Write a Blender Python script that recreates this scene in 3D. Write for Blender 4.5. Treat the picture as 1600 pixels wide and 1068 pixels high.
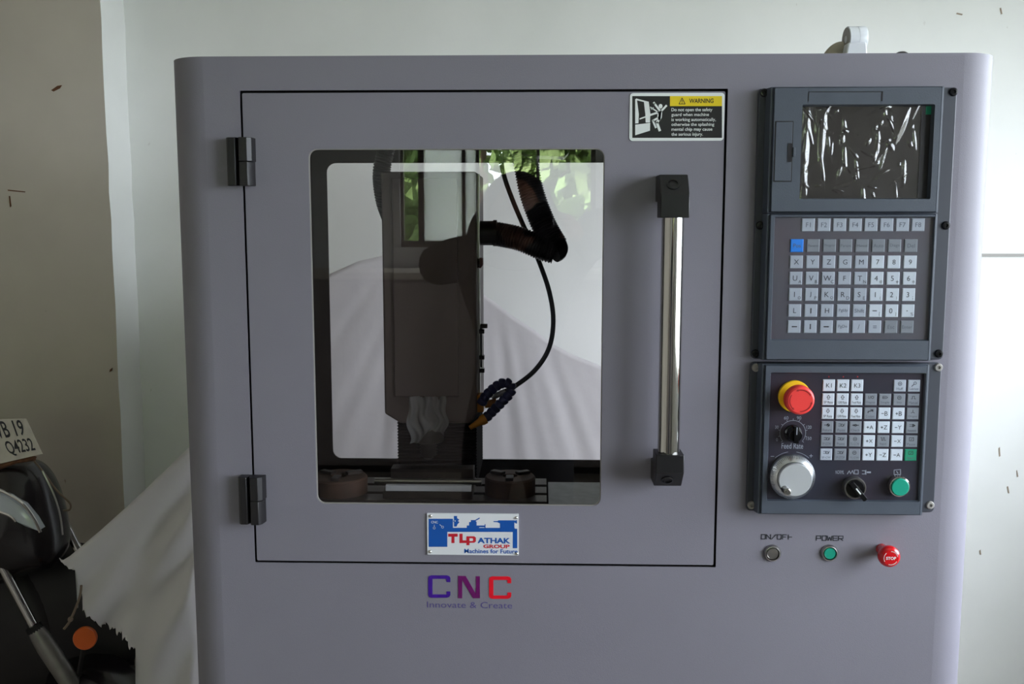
import bpy, bmesh, math, random
from math import sin, cos, pi, radians, sqrt, atan2
from mathutils import Vector, Matrix

for o in list(bpy.data.objects):
    bpy.data.objects.remove(o)
scene = bpy.context.scene
COL = scene.collection
random.seed(7)

# ------------------------------------------------------------------ camera
F = 1550.0                                   # focal length in pixels of the 1600x1068 frame
D, CZ = 1.34, 1.50                           # distance to the machine front, camera height
TH, PS = radians(6.98), radians(1.72)        # pitch down, yaw left
cam_d = bpy.data.cameras.new('camera')
cam = bpy.data.objects.new('camera', cam_d)
COL.objects.link(cam)
cam.location = (0, -D, CZ)
cam.rotation_euler = (pi/2 - TH, 0, PS)
cam_d.sensor_width = 36.0
cam_d.lens = F*36.0/1600.0
cam_d.clip_start = 0.01
scene.camera = cam

# ------------------------------------------------------------------ world, sun, portals, exposure
w = bpy.data.worlds.new('sky')
scene.world = w
w.use_nodes = True
bg = w.node_tree.nodes['Background']
bg.inputs[0].default_value = (0.83, 0.91, 1.0, 1)
bg.inputs[1].default_value = 14.0
sun_d = bpy.data.lights.new('sun', 'SUN')
sun_d.energy = 45.0
sun_d.angle = radians(1.0)
sun = bpy.data.objects.new('sun', sun_d)
COL.objects.link(sun)
sun.rotation_euler = (radians(-38), 0, radians(12))
RX, RY = 1.80, -5.0                          # right wall, rear wall
WIN_R = (-2.10, 1.00, 1.00, 2.25)             # y0,y1,z0,z1 of the side window
WIN_B = (-0.905, 0.34, 1.33, 2.45)            # x0,x1,z0,z1 of the rear window

def portal(name, loc, rot, sx, sy):
    d = bpy.data.lights.new(name, 'AREA')
    d.shape = 'RECTANGLE'; d.size = sx; d.size_y = sy
    d.cycles.is_portal = True
    o = bpy.data.objects.new(name, d); COL.objects.link(o)
    o.location = loc; o.rotation_euler = rot
portal('side_window_daylight', (RX+0.10, (WIN_R[0]+WIN_R[1])/2, (WIN_R[2]+WIN_R[3])/2), (0, pi/2, 0), WIN_R[3]-WIN_R[2], WIN_R[1]-WIN_R[0])
portal('rear_window_daylight', ((WIN_B[0]+WIN_B[1])/2, RY-0.10, (WIN_B[2]+WIN_B[3])/2), (pi/2, 0, 0), WIN_B[1]-WIN_B[0], WIN_B[3]-WIN_B[2])
vs = scene.view_settings
vs.view_transform = 'Standard'
vs.look = 'None'
vs.exposure = 0.0
vs.gamma = 1.0
vs.use_curve_mapping = False

# ------------------------------------------------------------------ pixel -> world
RM = Matrix.Rotation(PS, 3, 'Z') @ Matrix.Rotation(pi/2 - TH, 3, 'X')
CP = Vector((0, -D, CZ))
def ray(u, v):
    return RM @ Vector(((u-800)/F, -(v-534)/F, -1))
def P(u, v, Y=0.0):
    d = ray(u, v)
    return CP + d*((Y-CP.y)/d.y)
def Pz(u, v, Z):
    d = ray(u, v)
    return CP + d*((Z-CP.z)/d.z)
def Pn(u, v, p, n):
    d = ray(u, v)
    return CP + d*((p-CP).dot(n)/d.dot(n))

# ------------------------------------------------------------------ materials
def lin(c):
    return tuple(((x/255)/12.92 if x/255 <= 0.04045 else ((x/255+0.055)/1.055)**2.4) for x in c) + (1,)
MATS = {}
def mat(name, rgb, rough=0.5, metal=0.0, var=0.0, vscale=8.0, bump=0.0, bscale=200.0, emit=None, spec=0.5, coat=0.0, rgb2=None):
    m = bpy.data.materials.new(name); m.use_nodes = True
    nt = m.node_tree; b = nt.nodes['Principled BSDF']
    b.inputs['Roughness'].default_value = rough
    b.inputs['Metallic'].default_value = metal
    b.inputs['Specular IOR Level'].default_value = spec
    b.inputs['Coat Weight'].default_value = coat
    c = lin(rgb)
    tc = nt.nodes.new('ShaderNodeTexCoord')
    n = nt.nodes.new('ShaderNodeTexNoise'); n.inputs['Scale'].default_value = vscale; n.inputs['Detail'].default_value = 5
    nt.links.new(tc.outputs['Object'], n.inputs['Vector'])
    r = nt.nodes.new('ShaderNodeValToRGB')
    lo = lin(rgb2) if rgb2 else tuple(x*(1-var) for x in c[:3]) + (1,)
    hi = c if rgb2 else tuple(min(1, x*(1+var)) for x in c[:3]) + (1,)
    r.color_ramp.elements[0].position = 0.35; r.color_ramp.elements[1].position = 0.65
    r.color_ramp.elements[0].color = lo; r.color_ramp.elements[1].color = hi
    nt.links.new(n.outputs['Fac'], r.inputs['Fac'])
    nt.links.new(r.outputs['Color'], b.inputs['Base Color'])
    if bump:
        n2 = nt.nodes.new('ShaderNodeTexNoise'); n2.inputs['Scale'].default_value = bscale; n2.inputs['Detail'].default_value = 4
        nt.links.new(tc.outputs['Object'], n2.inputs['Vector'])
        bp = nt.nodes.new('ShaderNodeBump'); bp.inputs['Strength'].default_value = bump; bp.inputs['Distance'].default_value = 0.002
        nt.links.new(n2.outputs['Fac'], bp.inputs['Height'])
        nt.links.new(bp.outputs['Normal'], b.inputs['Normal'])
    if emit:
        b.inputs['Emission Color'].default_value = lin(emit[0]); b.inputs['Emission Strength'].default_value = emit[1]
    MATS[name] = m
    return m

def pane_mat(name, tint, refl, rough=0.0):
    m = bpy.data.materials.new(name); m.use_nodes = True
    nt = m.node_tree; nt.nodes.remove(nt.nodes['Principled BSDF'])
    out = nt.nodes['Material Output']
    t = nt.nodes.new('ShaderNodeBsdfTransparent'); t.inputs[0].default_value = tint + (1,)
    g = nt.nodes.new('ShaderNodeBsdfGlossy'); g.inputs['Roughness'].default_value = rough
    lw = nt.nodes.new('ShaderNodeLayerWeight'); lw.inputs['Blend'].default_value = 0.25
    mr = nt.nodes.new('ShaderNodeMapRange')
    mr.inputs['To Min'].default_value = refl; mr.inputs['To Max'].default_value = min(1, refl*6)
    pw = nt.nodes.new('ShaderNodeMath'); pw.operation = 'POWER'; pw.inputs[1].default_value = 3
    nt.links.new(lw.outputs['Facing'], pw.inputs[0]); nt.links.new(pw.outputs[0], mr.inputs['Value'])
    mx = nt.nodes.new('ShaderNodeMixShader')
    nt.links.new(mr.outputs['Result'], mx.inputs[0]); nt.links.new(t.outputs[0], mx.inputs[1]); nt.links.new(g.outputs[0], mx.inputs[2])
    nt.links.new(mx.outputs[0], out.inputs[0])
    MATS[name] = m
    return m

def wall_mat(name, rgb, rgb2, speck=0.35):
    """old painted plaster: broad tonal patches, fine relief, a few small brown flecks and scuffs"""
    m = mat(name, rgb, rough=0.75, bump=0.25, bscale=28, spec=0.25)
    nt = m.node_tree; b = nt.nodes['Principled BSDF']
    tc = next(n for n in nt.nodes if n.type == 'TEX_COORD')
    ramp = next(n for n in nt.nodes if n.type == 'VALTORGB')
    ramp.color_ramp.elements[0].color = lin(rgb2); ramp.color_ramp.elements[1].color = lin(rgb)
    ramp.color_ramp.elements[0].position = 0.3; ramp.color_ramp.elements[1].position = 0.7
    nz = next(n for n in nt.nodes if n.type == 'TEX_NOISE'); nz.inputs['Scale'].default_value = 2.2
    mp = nt.nodes.new('ShaderNodeMapping'); mp.inputs['Scale'].default_value = (1, 1, 0.45)
    nt.links.new(tc.outputs['Object'], mp.inputs['Vector'])
    v = nt.nodes.new('ShaderNodeTexNoise'); v.inputs['Scale'].default_value = 38; v.inputs['Detail'].default_value = 3; v.inputs['Roughness'].default_value = 0.6
    nt.links.new(mp.outputs['Vector'], v.inputs['Vector'])
    r2 = nt.nodes.new('ShaderNodeValToRGB'); r2.color_ramp.elements[0].position = 0.735; r2.color_ramp.elements[1].position = 0.79
    nt.links.new(v.outputs['Fac'], r2.inputs['Fac'])
    mu = nt.nodes.new('ShaderNodeMath'); mu.operation = 'MULTIPLY'; mu.inputs[1].default_value = speck
    nt.links.new(r2.outputs['Color'], mu.inputs[0])
    mix = nt.nodes.new('ShaderNodeMix'); mix.data_type = 'RGBA'
    mix.inputs['B'].default_value = lin((112, 88, 66))
    nt.links.new(mu.outputs[0], mix.inputs['Factor'])
    nt.links.new(ramp.outputs['Color'], mix.inputs['A'])
    nt.links.new(mix.outputs['Result'], b.inputs['Base Color'])
    return m

wall_mat('white_plaster', (238, 238, 235), (224, 225, 221))
wall_mat('shaded_beige_plaster', (205, 197, 184), (186, 178, 166), 0.5)  # beige darkened to hold the shade on the pilaster front
mat('concrete_floor', (150, 142, 134), rough=0.6, var=0.15, vscale=4, bump=0.2, bscale=60)
mat('ceiling_paint', (225, 226, 220), rough=0.85, var=0.03)
mat('window_frame_paint', (92, 84, 76), rough=0.5, var=0.08)
mat('grey_powder_coat', (129, 126, 136), rough=0.52, var=0.025, vscale=5, bump=0.12, bscale=900, spec=0.3)
mat('shaded_interior_paint', (50, 43, 41), rough=0.55, var=0.1)  # brown-black takes in the shade of the unlit chamber
mat('gap_black', (12, 11, 12), rough=0.8)
mat('black_plastic', (15, 14, 16), rough=0.42, var=0.1, bump=0.05, bscale=500)
mat('hinge_black', (24, 22, 24), rough=0.45, var=0.1)
mat('chrome', (205, 203, 198), rough=0.09, metal=1.0, var=0.02)
mat('steel', (170, 168, 165), rough=0.28, metal=1.0, var=0.08)
mat('cast_iron', (66, 58, 54), rough=0.5, metal=0.4, var=0.2, vscale=30)
mat('console_plastic', (68, 75, 86), rough=0.5, var=0.04, vscale=30, bump=0.1, bscale=700)
mat('flange_plastic', (55, 58, 67), rough=0.5, var=0.05)
mat('membrane_grey', (80, 81, 91), rough=0.38, var=0.05, vscale=12, rgb2=(84, 77, 86))
mat('membrane_navy', (46, 47, 58), rough=0.28, var=0.1, vscale=10, rgb2=(54, 46, 56))
mat('screen_glass', (58, 54, 53), rough=0.25, var=0.04)
mat('key_light', (198, 207, 218), rough=0.5, var=0.02)
mat('key_mid', (166, 174, 187), rough=0.5, var=0.02)
mat('key_dark', (126, 132, 141), rough=0.5, var=0.02)
mat('key_blue', (10, 128, 232), rough=0.5, var=0.03)
mat('key_green', (4, 140, 104), rough=0.5, var=0.03)
mat('ink', (34, 36, 44), rough=0.6)
mat('ink_soft', (84, 90, 102), rough=0.6)
mat('print_white', (146, 152, 164), rough=0.6)
mat('red_plastic', (236, 62, 58), rough=0.4, var=0.03)
mat('red_plastic_dark', (176, 34, 36), rough=0.5)
mat('yellow_plastic', (236, 190, 12), rough=0.45, var=0.04)
mat('red_gloss', (198, 14, 22), rough=0.2, var=0.04, coat=0.4)
mat('green_plastic', (16, 150, 124), rough=0.35, var=0.03)
mat('knob_black', (14, 14, 16), rough=0.2, var=0.1)
mat('brushed_aluminium', (214, 217, 220), rough=0.32, metal=1.0, var=0.04)
mat('silver_face', (196, 199, 202), rough=0.45, metal=0.6, var=0.02)
mat('label_white', (226, 230, 228), rough=0.4)
mat('label_black', (30, 28, 32), rough=0.35)
mat('label_yellow', (226, 200, 28), rough=0.4)
mat('plate_white', (222, 224, 226), rough=0.3)
mat('plate_blue', (18, 84, 168), rough=0.35, var=0.03)
mat('plate_red', (196, 32, 48), rough=0.35)
mat('logo_violet', (62, 18, 138), rough=0.35, var=0.15, vscale=90)
mat('logo_purple', (102, 8, 92), rough=0.35, var=0.1, vscale=90)
mat('logo_red', (226, 12, 38), rough=0.35, var=0.05, vscale=90)
mat('logo_faint', (84, 74, 132), rough=0.5)
mat('hose_black', (18, 18, 21), rough=0.42, var=0.1)
mat('head_paint', (112, 98, 94), rough=0.6, var=0.06)
mat('scuff_brown', (150, 134, 116), rough=0.8)
mat('bellows_black', (20, 18, 18), rough=0.9, spec=0.1)
mat('table_iron', (78, 70, 66), rough=0.5, metal=0.3, var=0.15, vscale=40)
mat('fixture_brown', (84, 62, 50), rough=0.7, var=0.2, vscale=40)
mat('coolant_blue', (26, 30, 84), rough=0.4, var=0.1)
mat('coolant_orange', (206, 132, 28), rough=0.45, var=0.06)
mat('oiler_brown', (92, 40, 34), rough=0.4)
mat('tray_metal', (128, 132, 134), rough=0.5, metal=0.3, var=0.12, vscale=60)
mat('tarp_white', (204, 199, 200), rough=0.7, var=0.03, vscale=6, bump=0.3, bscale=40, spec=0.2)
mat('fitting_white', (226, 229, 233), rough=0.4)
mat('fitting_grey', (150, 146, 140), rough=0.5)
mat('fitting_beige', (176, 168, 150), rough=0.5)
mat('bike_black', (22, 17, 20), rough=0.25, var=0.1, coat=0.3)
mat('bike_matte', (24, 19, 20), rough=0.6, var=0.1)
mat('tyre_rubber', (20, 18, 18), rough=0.8, var=0.1)
mat('fork_alloy', (128, 124, 120), rough=0.42, metal=0.7, var=0.1, vscale=30)
mat('rim_alloy', (140, 137, 136), rough=0.35, metal=0.8, var=0.08)
mat('amber_reflector', (214, 92, 14), rough=0.3, var=0.05)
mat('plate_enamel', (198, 192, 182), rough=0.5, var=0.05, vscale=40)
mat('rust', (96, 60, 34), rough=0.8, var=0.3, vscale=120)
mat('cord', (120, 104, 88), rough=0.8)
mat('lens_glass', (190, 196, 204), rough=0.06, var=0.05)
mat('cloth_dark', (34, 33, 38), rough=0.85, var=0.1)
mat('skin', (126, 86, 66), rough=0.55, var=0.05)
mat('hair', (16, 13, 12), rough=0.6)
mat('leaf_green', (164, 184, 120), rough=0.6, rgb2=(118, 148, 80), vscale=1.6)
mat('bark', (84, 68, 52), rough=0.9, var=0.2)
mat('grass', (108, 108, 106), rough=0.9, var=0.2, vscale=1.0, rgb2=(96, 100, 90))
mat('bench_top', (206, 196, 180), rough=0.5, var=0.1)
mat('bench_body', (150, 140, 136), rough=0.6, var=0.08)
pane_mat('door_acrylic', (0.93, 0.92, 0.92), 0.05)
pane_mat('clear_film', (0.86, 0.85, 0.85), 0.10, 0.12)
pane_mat('thin_film', (0.95, 0.95, 0.95), 0.04, 0.15)
def glint_mat(name, fac):
    m = bpy.data.materials.new(name); m.use_nodes = True
    nt = m.node_tree; b = nt.nodes['Principled BSDF']
    b.inputs['Base Color'].default_value = (0.8, 0.8, 0.82, 1); b.inputs['Roughness'].default_value = 0.2
    t = nt.nodes.new('ShaderNodeBsdfTransparent'); mx = nt.nodes.new('ShaderNodeMixShader'); mx.inputs[0].default_value = fac
    nt.links.new(t.outputs[0], mx.inputs[1]); nt.links.new(b.outputs[0], mx.inputs[2]); nt.links.new(mx.outputs[0], nt.nodes['Material Output'].inputs[0])
    MATS[name] = m
glint_mat('glint_film', 0.42)  # clear film with white mixed in for the light it catches
def frosted():
    m = bpy.data.materials.new('frosted_glass'); m.use_nodes = True
    nt = m.node_tree; nt.nodes.remove(nt.nodes['Principled BSDF'])
    t = nt.nodes.new('ShaderNodeBsdfTranslucent'); t.inputs[0].default_value = (0.95, 0.97, 0.92, 1)
    d = nt.nodes.new('ShaderNodeBsdfDiffuse'); d.inputs[0].default_value = (0.3, 0.31, 0.28, 1)
    tc = nt.nodes.new('ShaderNodeTexCoord'); n = nt.nodes.new('ShaderNodeTexNoise'); n.inputs['Scale'].default_value = 3
    nt.links.new(tc.outputs['Object'], n.inputs['Vector'])
    mu = nt.nodes.new('ShaderNodeMath'); mu.operation = 'MULTIPLY'; mu.inputs[1].default_value = 0.35; nt.links.new(n.outputs['Fac'], mu.inputs[0])
    mx = nt.nodes.new('ShaderNodeMixShader'); nt.links.new(mu.outputs[0], mx.inputs[0])
    nt.links.new(t.outputs[0], mx.inputs[1]); nt.links.new(d.outputs[0], mx.inputs[2])
    nt.links.new(mx.outputs[0], nt.nodes['Material Output'].inputs[0])
    MATS['frosted_glass'] = m
frosted()

# ------------------------------------------------------------------ mesh building
WLOC = {}
def empty(name, loc, parent=None):
    o = bpy.data.objects.new(name, None); COL.objects.link(o)
    o.empty_display_size = 0.05
    loc = Vector(loc)
    WLOC[o.name] = loc
    if parent:
        o.parent = parent; o.location = loc - WLOC[parent.name]
    else:
        o.location = loc
    return o
def tag(o, label=None, cat=None, group=None, kind=None):
    if label: o['label'] = label
    if cat: o['category'] = cat
    if group: o['group'] = group
    if kind: o['kind'] = kind
    return o

def rr(x0, z0, x1, z1, r, n=4):
    """rounded rectangle loop, counter-clockwise, 4*(n+1) points of (x,z)"""
    out = []
    for cx, cz, a0 in ((x1-r, z1-r, 0), (x0+r, z1-r, pi/2), (x0+r, z0+r, pi), (x1-r, z0+r, 3*pi/2)):
        for k in range(n+1):
            a = a0 + (pi/2)*k/n
            out.append((cx + r*cos(a), cz + r*sin(a)))
    return out
def circ(cx, cz, r, n=24, a0=0, a1=2*pi, close=True):
    m = n if close else n-1
    return [(cx + r*cos(a0+(a1-a0)*k/m), cz + r*sin(a0+(a1-a0)*k/m)) for k in range(n)]

_txt = {}
def text2d(s, bold=0.0):
    key = (s, bold)
    if key not in _txt:
        c = bpy.data.curves.new('t', 'FONT'); c.body = s; c.size = 1.0; c.offset = bold
        c.resolution_u = 3
        o = bpy.data.objects.new('t', c); COL.objects.link(o)
        dg = bpy.context.evaluated_depsgraph_get()
        me = bpy.data.meshes.new_from_object(o.evaluated_get(dg))
        vs_ = [(v.co.x, v.co.y) for v in me.vertices]; fs = [tuple(p.vertices) for p in me.polygons]
        bpy.data.objects.remove(o); bpy.data.curves.remove(c); bpy.data.meshes.remove(me)
        xs = [a for a, _ in vs_]; ys = [b for _, b in vs_]
        x0, x1, y0, y1 = min(xs), max(xs), min(ys), max(ys)
        _txt[key] = ([((a-x0)/max(1e-6, x1-x0), (b-y0)/max(1e-6, y1-y0)) for a, b in vs_], fs, (x1-x0)/max(1e-6, y1-y0))
    return _txt[key]

class MB:
    def __init__(s):
        s.v = []; s.f = []; s.m = []
    def add(s, vs, fs, m=0):
        b = len(s.v); s.v += [Vector(p) for p in vs]
        for f in fs:
            s.f.append([b+i for i in f]); s.m.append(m)
        return s
    def box(s, x0, x1, y0, y1, z0, z1, m=0):
        vs = [(x, y, z) for x in (x0, x1) for y in (y0, y1) for z in (z0, z1)]
        return s.add(vs, [(0,1,3,2), (4,6,7,5), (0,4,5,1), (2,3,7,6), (0,2,6,4), (1,5,7,3)], m)
    def loft(s, loops, m=0, cap0=False, cap1=False, closed=False):
        n = len(loops[0]); b = len(s.v)
        for l in loops: s.v += [Vector(p) for p in l]
        L = len(loops)
        for i in range(L if closed else L-1):
            j = (i+1) % L
            for k in range(n):
                k2 = (k+1) % n
                s.f.append([b+i*n+k, b+i*n+k2, b+j*n+k2, b+j*n+k]); s.m.append(m)
        if cap0: s.f.append([b+k for k in range(n)][::-1]); s.m.append(m)
        if cap1: s.f.append([b+(L-1)*n+k for k in range(n)]); s.m.append(m)
        return s
    def prism(s, poly, a, b, m=0, axis='Y'):
        f = {'Y': lambda p, t: (p[0], t, p[1]), 'X': lambda p, t: (t, p[0], p[1]), 'Z': lambda p, t: (p[0], p[1], t)}[axis]
        return s.loft([[f(p, a) for p in poly], [f(p, b) for p in poly]], m, True, True)
    def ring(s, outer, inner, y0, y1, m=0):
        return s.loft([[(x, y0, z) for x, z in outer], [(x, y0, z) for x, z in inner], [(x, y1, z) for x, z in inner], [(x, y1, z) for x, z in outer]], m, closed=True)
    def lathe(s, c, prof, m=0, axis=(0, -1, 0), seg=28, cap0=True, cap1=True):
        ax = Vector(axis).normalized(); c = Vector(c)
        e = ax.orthogonal().normalized(); g = ax.cross(e)
        loops = [[c + ax*h + (e*cos(2*pi*k/seg) + g*sin(2*pi*k/seg))*max(r, 1e-5) for k in range(seg)] for r, h in prof]
        return s.loft(loops, m, cap0, cap1)
    def tube(s, path, r, m=0, seg=10, cap=True):
        path = [Vector(p) for p in path]; n = len(path)
        rs = r if isinstance(r, (list, tuple)) else [r]*n
        t = (path[1]-path[0]).normalized(); e = t.orthogonal().normalized(); loops = []
        for i in range(n):
            t2 = (path[min(i+1, n-1)] - path[max(i-1, 0)])
            t2 = t2.normalized() if t2.length > 1e-9 else t
            q = t.rotation_difference(t2); e = (q @ e).normalized(); t = t2
            g = t.cross(e)
            loops.append([path[i] + (e*cos(2*pi*k/seg) + g*sin(2*pi*k/seg))*rs[i] for k in range(seg)])
        return s.loft(loops, m, cap, cap)
    def flat(s, pts, m=0):
        return s.add(pts, [list(range(len(pts)))], m)
    def stroke(s, pts, wd, y, m=0, closed=False):
        """flat line of width wd through (x,z) points on the plane Y=y"""
        pts = [Vector((a, b)) for a, b in pts]
        if closed: pts = pts + [pts[0]]
        for a, b in zip(pts[:-1], pts[1:]):
            d = b-a
            if d.length < 1e-9: continue
            d.normalize(); nrm = Vector((-d.y, d.x))*wd/2; e = d*wd*0.3
            q = [a-e+nrm, a-e-nrm, b+e-nrm, b+e+nrm]
            s.flat([(p.x, y, p.y) for p in q], m)
        return s
    def text(s, t, x0, x1, z0, z1, y, m=0, bold=0.0, keep=False):
        vs_, fs, asp = text2d(t, bold)
        if keep:
            wd = (z1-z0)*asp
            if wd > (x1-x0):
                h = (x1-x0)/asp; zc = (z0+z1)/2; z0, z1 = zc-h/2, zc+h/2
            else:
                xc = (x0+x1)/2; x0, x1 = xc-wd/2, xc+wd/2
        return s.add([(x0+(x1-x0)*a, y, z0+(z1-z0)*b) for a, b in vs_], fs, m)
    def sphere(s, c, r, m=0, seg=20, rings=12, scale=(1, 1, 1), fn=None):
        c = Vector(c); loops = []
        for i in range(rings+1):
            ph = -pi/2 + pi*i/rings
            lp = []
            for k in range(seg):
                p = Vector((cos(ph)*cos(2*pi*k/seg)*scale[0], cos(ph)*sin(2*pi*k/seg)*scale[1], sin(ph)*scale[2]))
                if fn: p = fn(p)
                lp.append(c + p*r)
            loops.append(lp)
        return s.loft(loops, m)
    def build(s, name, mats, parent=None, smooth=35, bevel=0, bseg=2, recalc=True):
        me = bpy.data.meshes.new(name)
        lo = Vector((min(p.x for p in s.v), min(p.y for p in s.v), min(p.z for p in s.v)))
        hi = Vector((max(p.x for p in s.v), max(p.y for p in s.v), max(p.z for p in s.v)))
        c = (lo+hi)/2
        if parent is None: c.z = lo.z
        me.from_pydata([p-c for p in s.v], [], s.f)
        for n in ([mats] if isinstance(mats, str) else mats): me.materials.append(MATS[n])
        me.polygons.foreach_set('material_index', s.m)
        bm = bmesh.new(); bm.from_mesh(me)
        bmesh.ops.remove_doubles(bm, verts=bm.verts, dist=1e-6)
        if recalc: bmesh.ops.recalc_face_normals(bm, faces=bm.faces)
        bm.to_mesh(me); bm.free()
        if smooth:
            me.polygons.foreach_set('use_smooth', [True]*len(me.polygons))
            me.set_sharp_from_angle(angle=radians(smooth))
        o = bpy.data.objects.new(name, me); COL.objects.link(o)
        WLOC[o.name] = c
        if parent is not None:
            o.parent = parent; o.location = c - WLOC[parent.name]
        else:
            o.location = c
        if bevel:
            bv = o.modifiers.new('bevel', 'BEVEL'); bv.width = bevel; bv.segments = bseg; bv.limit_method = 'ANGLE'; bv.angle_limit = radians(40)
        return o

def smooth_path(pts, n=8):
    """Catmull-Rom through points"""
    pts = [Vector(p) for p in pts]; out = []
    for i in range(len(pts)-1):
        p0 = pts[max(i-1, 0)]; p1 = pts[i]; p2 = pts[i+1]; p3 = pts[min(i+2, len(pts)-1)]
        for k in range(n):
            t = k/n
            out.append(0.5*((2*p1) + (p2-p0)*t + (2*p0-5*p1+4*p2-p3)*t*t + (3*p1-p0-3*p2+p3)*t**3))
    out.append(pts[-1])
    return out

# ================================================================== the room
YW = 1.45                                    # back wall
LX = -2.5
CEIL = 3.0
x_pil = (P(155, 0, 1.10).x + P(190, 640, 1.10).x)/2
def struct(mb, name, m, parent=None, **k):
    o = mb.build(name, m, parent, **k)
    if parent is None: o['kind'] = 'structure'
    return o
struct(MB().box(LX-0.15, RX+0.15, RY-0.15, YW+0.15, -0.12, 0.0), 'floor', 'concrete_floor')
struct(MB().box(LX-0.15, RX+0.15, RY-0.15, YW+0.15, CEIL, CEIL+0.12), 'ceiling', 'ceiling_paint')
wb = struct(MB().box(LX-0.15, RX+0.15, YW, YW+0.15, 0, CEIL), 'wall_back', 'white_plaster')
x_in = P(200, 300, YW).x
PY = YW - 0.15
pil = MB()
xe = P(172, 320, PY).x
nz_ = 40
edge = []
for k in range(nz_+1):                        # slightly uneven plaster arris
    z = CEIL*k/nz_
    edge.append((xe + random.uniform(-0.0015, 0.0015), z))
loops = []
for x, z in edge:
    loops.append([(LX, PY, z), (x, PY, z), (x, YW, z), (LX, YW, z)])
pil.loft(loops, 0, True, True)
pilo = struct(pil, 'wall_pilaster', ['shaded_beige_plaster', 'white_plaster'])
for p in pilo.data.polygons:                  # front keeps its shade in the darker colour; the return takes the back wall's white
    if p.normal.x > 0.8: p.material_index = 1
def wall_with_window(name, m, axis, pos, lo, hi, win):
    """wall slab with one opening; axis 'X': plane x=pos..pos+0.15, axis 'Y': plane y=pos-0.15..pos"""
    mb = MB(); a0, a1, z0, z1 = win
    parts = [(lo, a0, 0, CEIL), (a1, hi, 0, CEIL), (a0, a1, 0, z0), (a0, a1, z1, CEIL)]
    for p0, p1, q0, q1 in parts:
        if axis == 'X': mb.box(pos, pos+0.15, p0, p1, q0, q1)
        else: mb.box(p0, p1, pos-0.15, pos, q0, q1)
    return struct(mb, name, m)
wall_with_window('wall_right', 'white_plaster', 'X', RX, RY-0.15, YW, WIN_R)
wall_with_window('wall_rear', 'white_plaster', 'Y', RY, LX-0.15, RX+0.15, WIN_B)
struct(MB().box(LX-0.15, LX, RY-0.15, YW, 0, CEIL), 'wall_left', 'shaded_beige_plaster')  # unseen left wall takes the darkened plaster to cut fill light
# side window: frame, mullions
y0, y1, z0, z1 = WIN_R
fr = MB()
for (a, b, c, d) in ((y0, y1, z0, z0+0.05), (y0, y1, z1-0.05, z1), (y0, y0+0.05, z0, z1), (y1-0.05, y1, z0, z1)):
    fr.box(RX+0.03, RX+0.08, a, b, c, d)
wr = struct(fr, 'window_1', 'window_frame_paint')
for k in range(1, 4):
    ym = y0 + (y1-y0)*k/4
    MB().box(RX+0.035, RX+0.075, ym-0.025, ym+0.025, z0+0.05, z1-0.05).build('mullion', 'window_frame_paint', wr)
# rear window
x0, x1, z0, z1 = WIN_B
def rx(u):                                    # where a reflected picture column meets the rear wall
    return (u-846.6)/F*(D - RY)
fr = MB()
for (a, b, c, d) in ((x0, x1, z0, z0+0.04), (x0, x1, z1-0.05, z1), (x0, x0+0.018, z0, z1), (x1-0.03, x1, z0, z1)):
    fr.box(a, b, RY-0.09, RY-0.04, c, d)
w2 = struct(fr, 'window_2', 'window_frame_paint')
for u, wd in ((657, 0.035), (724, 0.022), (746, 0.02), (840, 0.02)):
    MB().box(rx(u)-wd/2, rx(u)+wd/2, RY-0.085, RY-0.045, z0+0.04, z1-0.05).build('mullion', 'window_frame_paint', w2)
MB().box(rx(657)+0.018, rx(724)-0.011, RY-0.068, RY-0.062, z0+0.04, z1-0.05).build('pane', 'frosted_glass', w2)
MB().box(rx(724)+0.011, rx(746)-0.01, RY-0.068, RY-0.062, z0+0.04, z1-0.05).build('pane', 'frosted_glass', w2)
# thin strip along the back wall right of the machine
zt = P(1566, 398, YW).z
struct(MB().box(P(1400, 398, YW).x, RX, YW-0.007, YW, zt-0.0035, zt+0.0035), 'trim_1', 'fitting_grey')
# scuffs on the walls
def scuff(pts, Y, m, par):
    mb = MB(); q = [P(u, v, Y) for u, v in pts]
    mb.loft([[(p.x, Y-0.0012, p.z) for p in q], [(p.x, Y, p.z) for p in q]], 0, True, True)
    return mb.build('scuff', m, par)
for pts in ([(80, 141), (90, 134), (97, 133), (94, 138), (84, 143)], [(12, 296), (40, 299), (39, 300.5), (13, 298)], [(14, 306), (16, 306), (18, 322), (16, 324)], [(172, 577), (176, 574), (175, 579), (171, 581)]):
    scuff(pts, PY, 'rust', pilo)
for pts in ([(1562, 13), (1564, 12), (1566, 22), (1564, 22)], [(1495, 20), (1504, 22), (1503, 24), (1494, 22)], [(1560, 700), (1562, 698), (1563, 712), (1561, 713)], [(1588, 735), (1589, 734), (1591, 744), (1589, 745)], [(1573, 760), (1575, 759), (1577, 770), (1575, 770)], [(1530, 860), (1532, 858), (1533, 866), (1531, 866)]):
    scuff(pts, YW, 'scuff_brown', wb)

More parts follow.
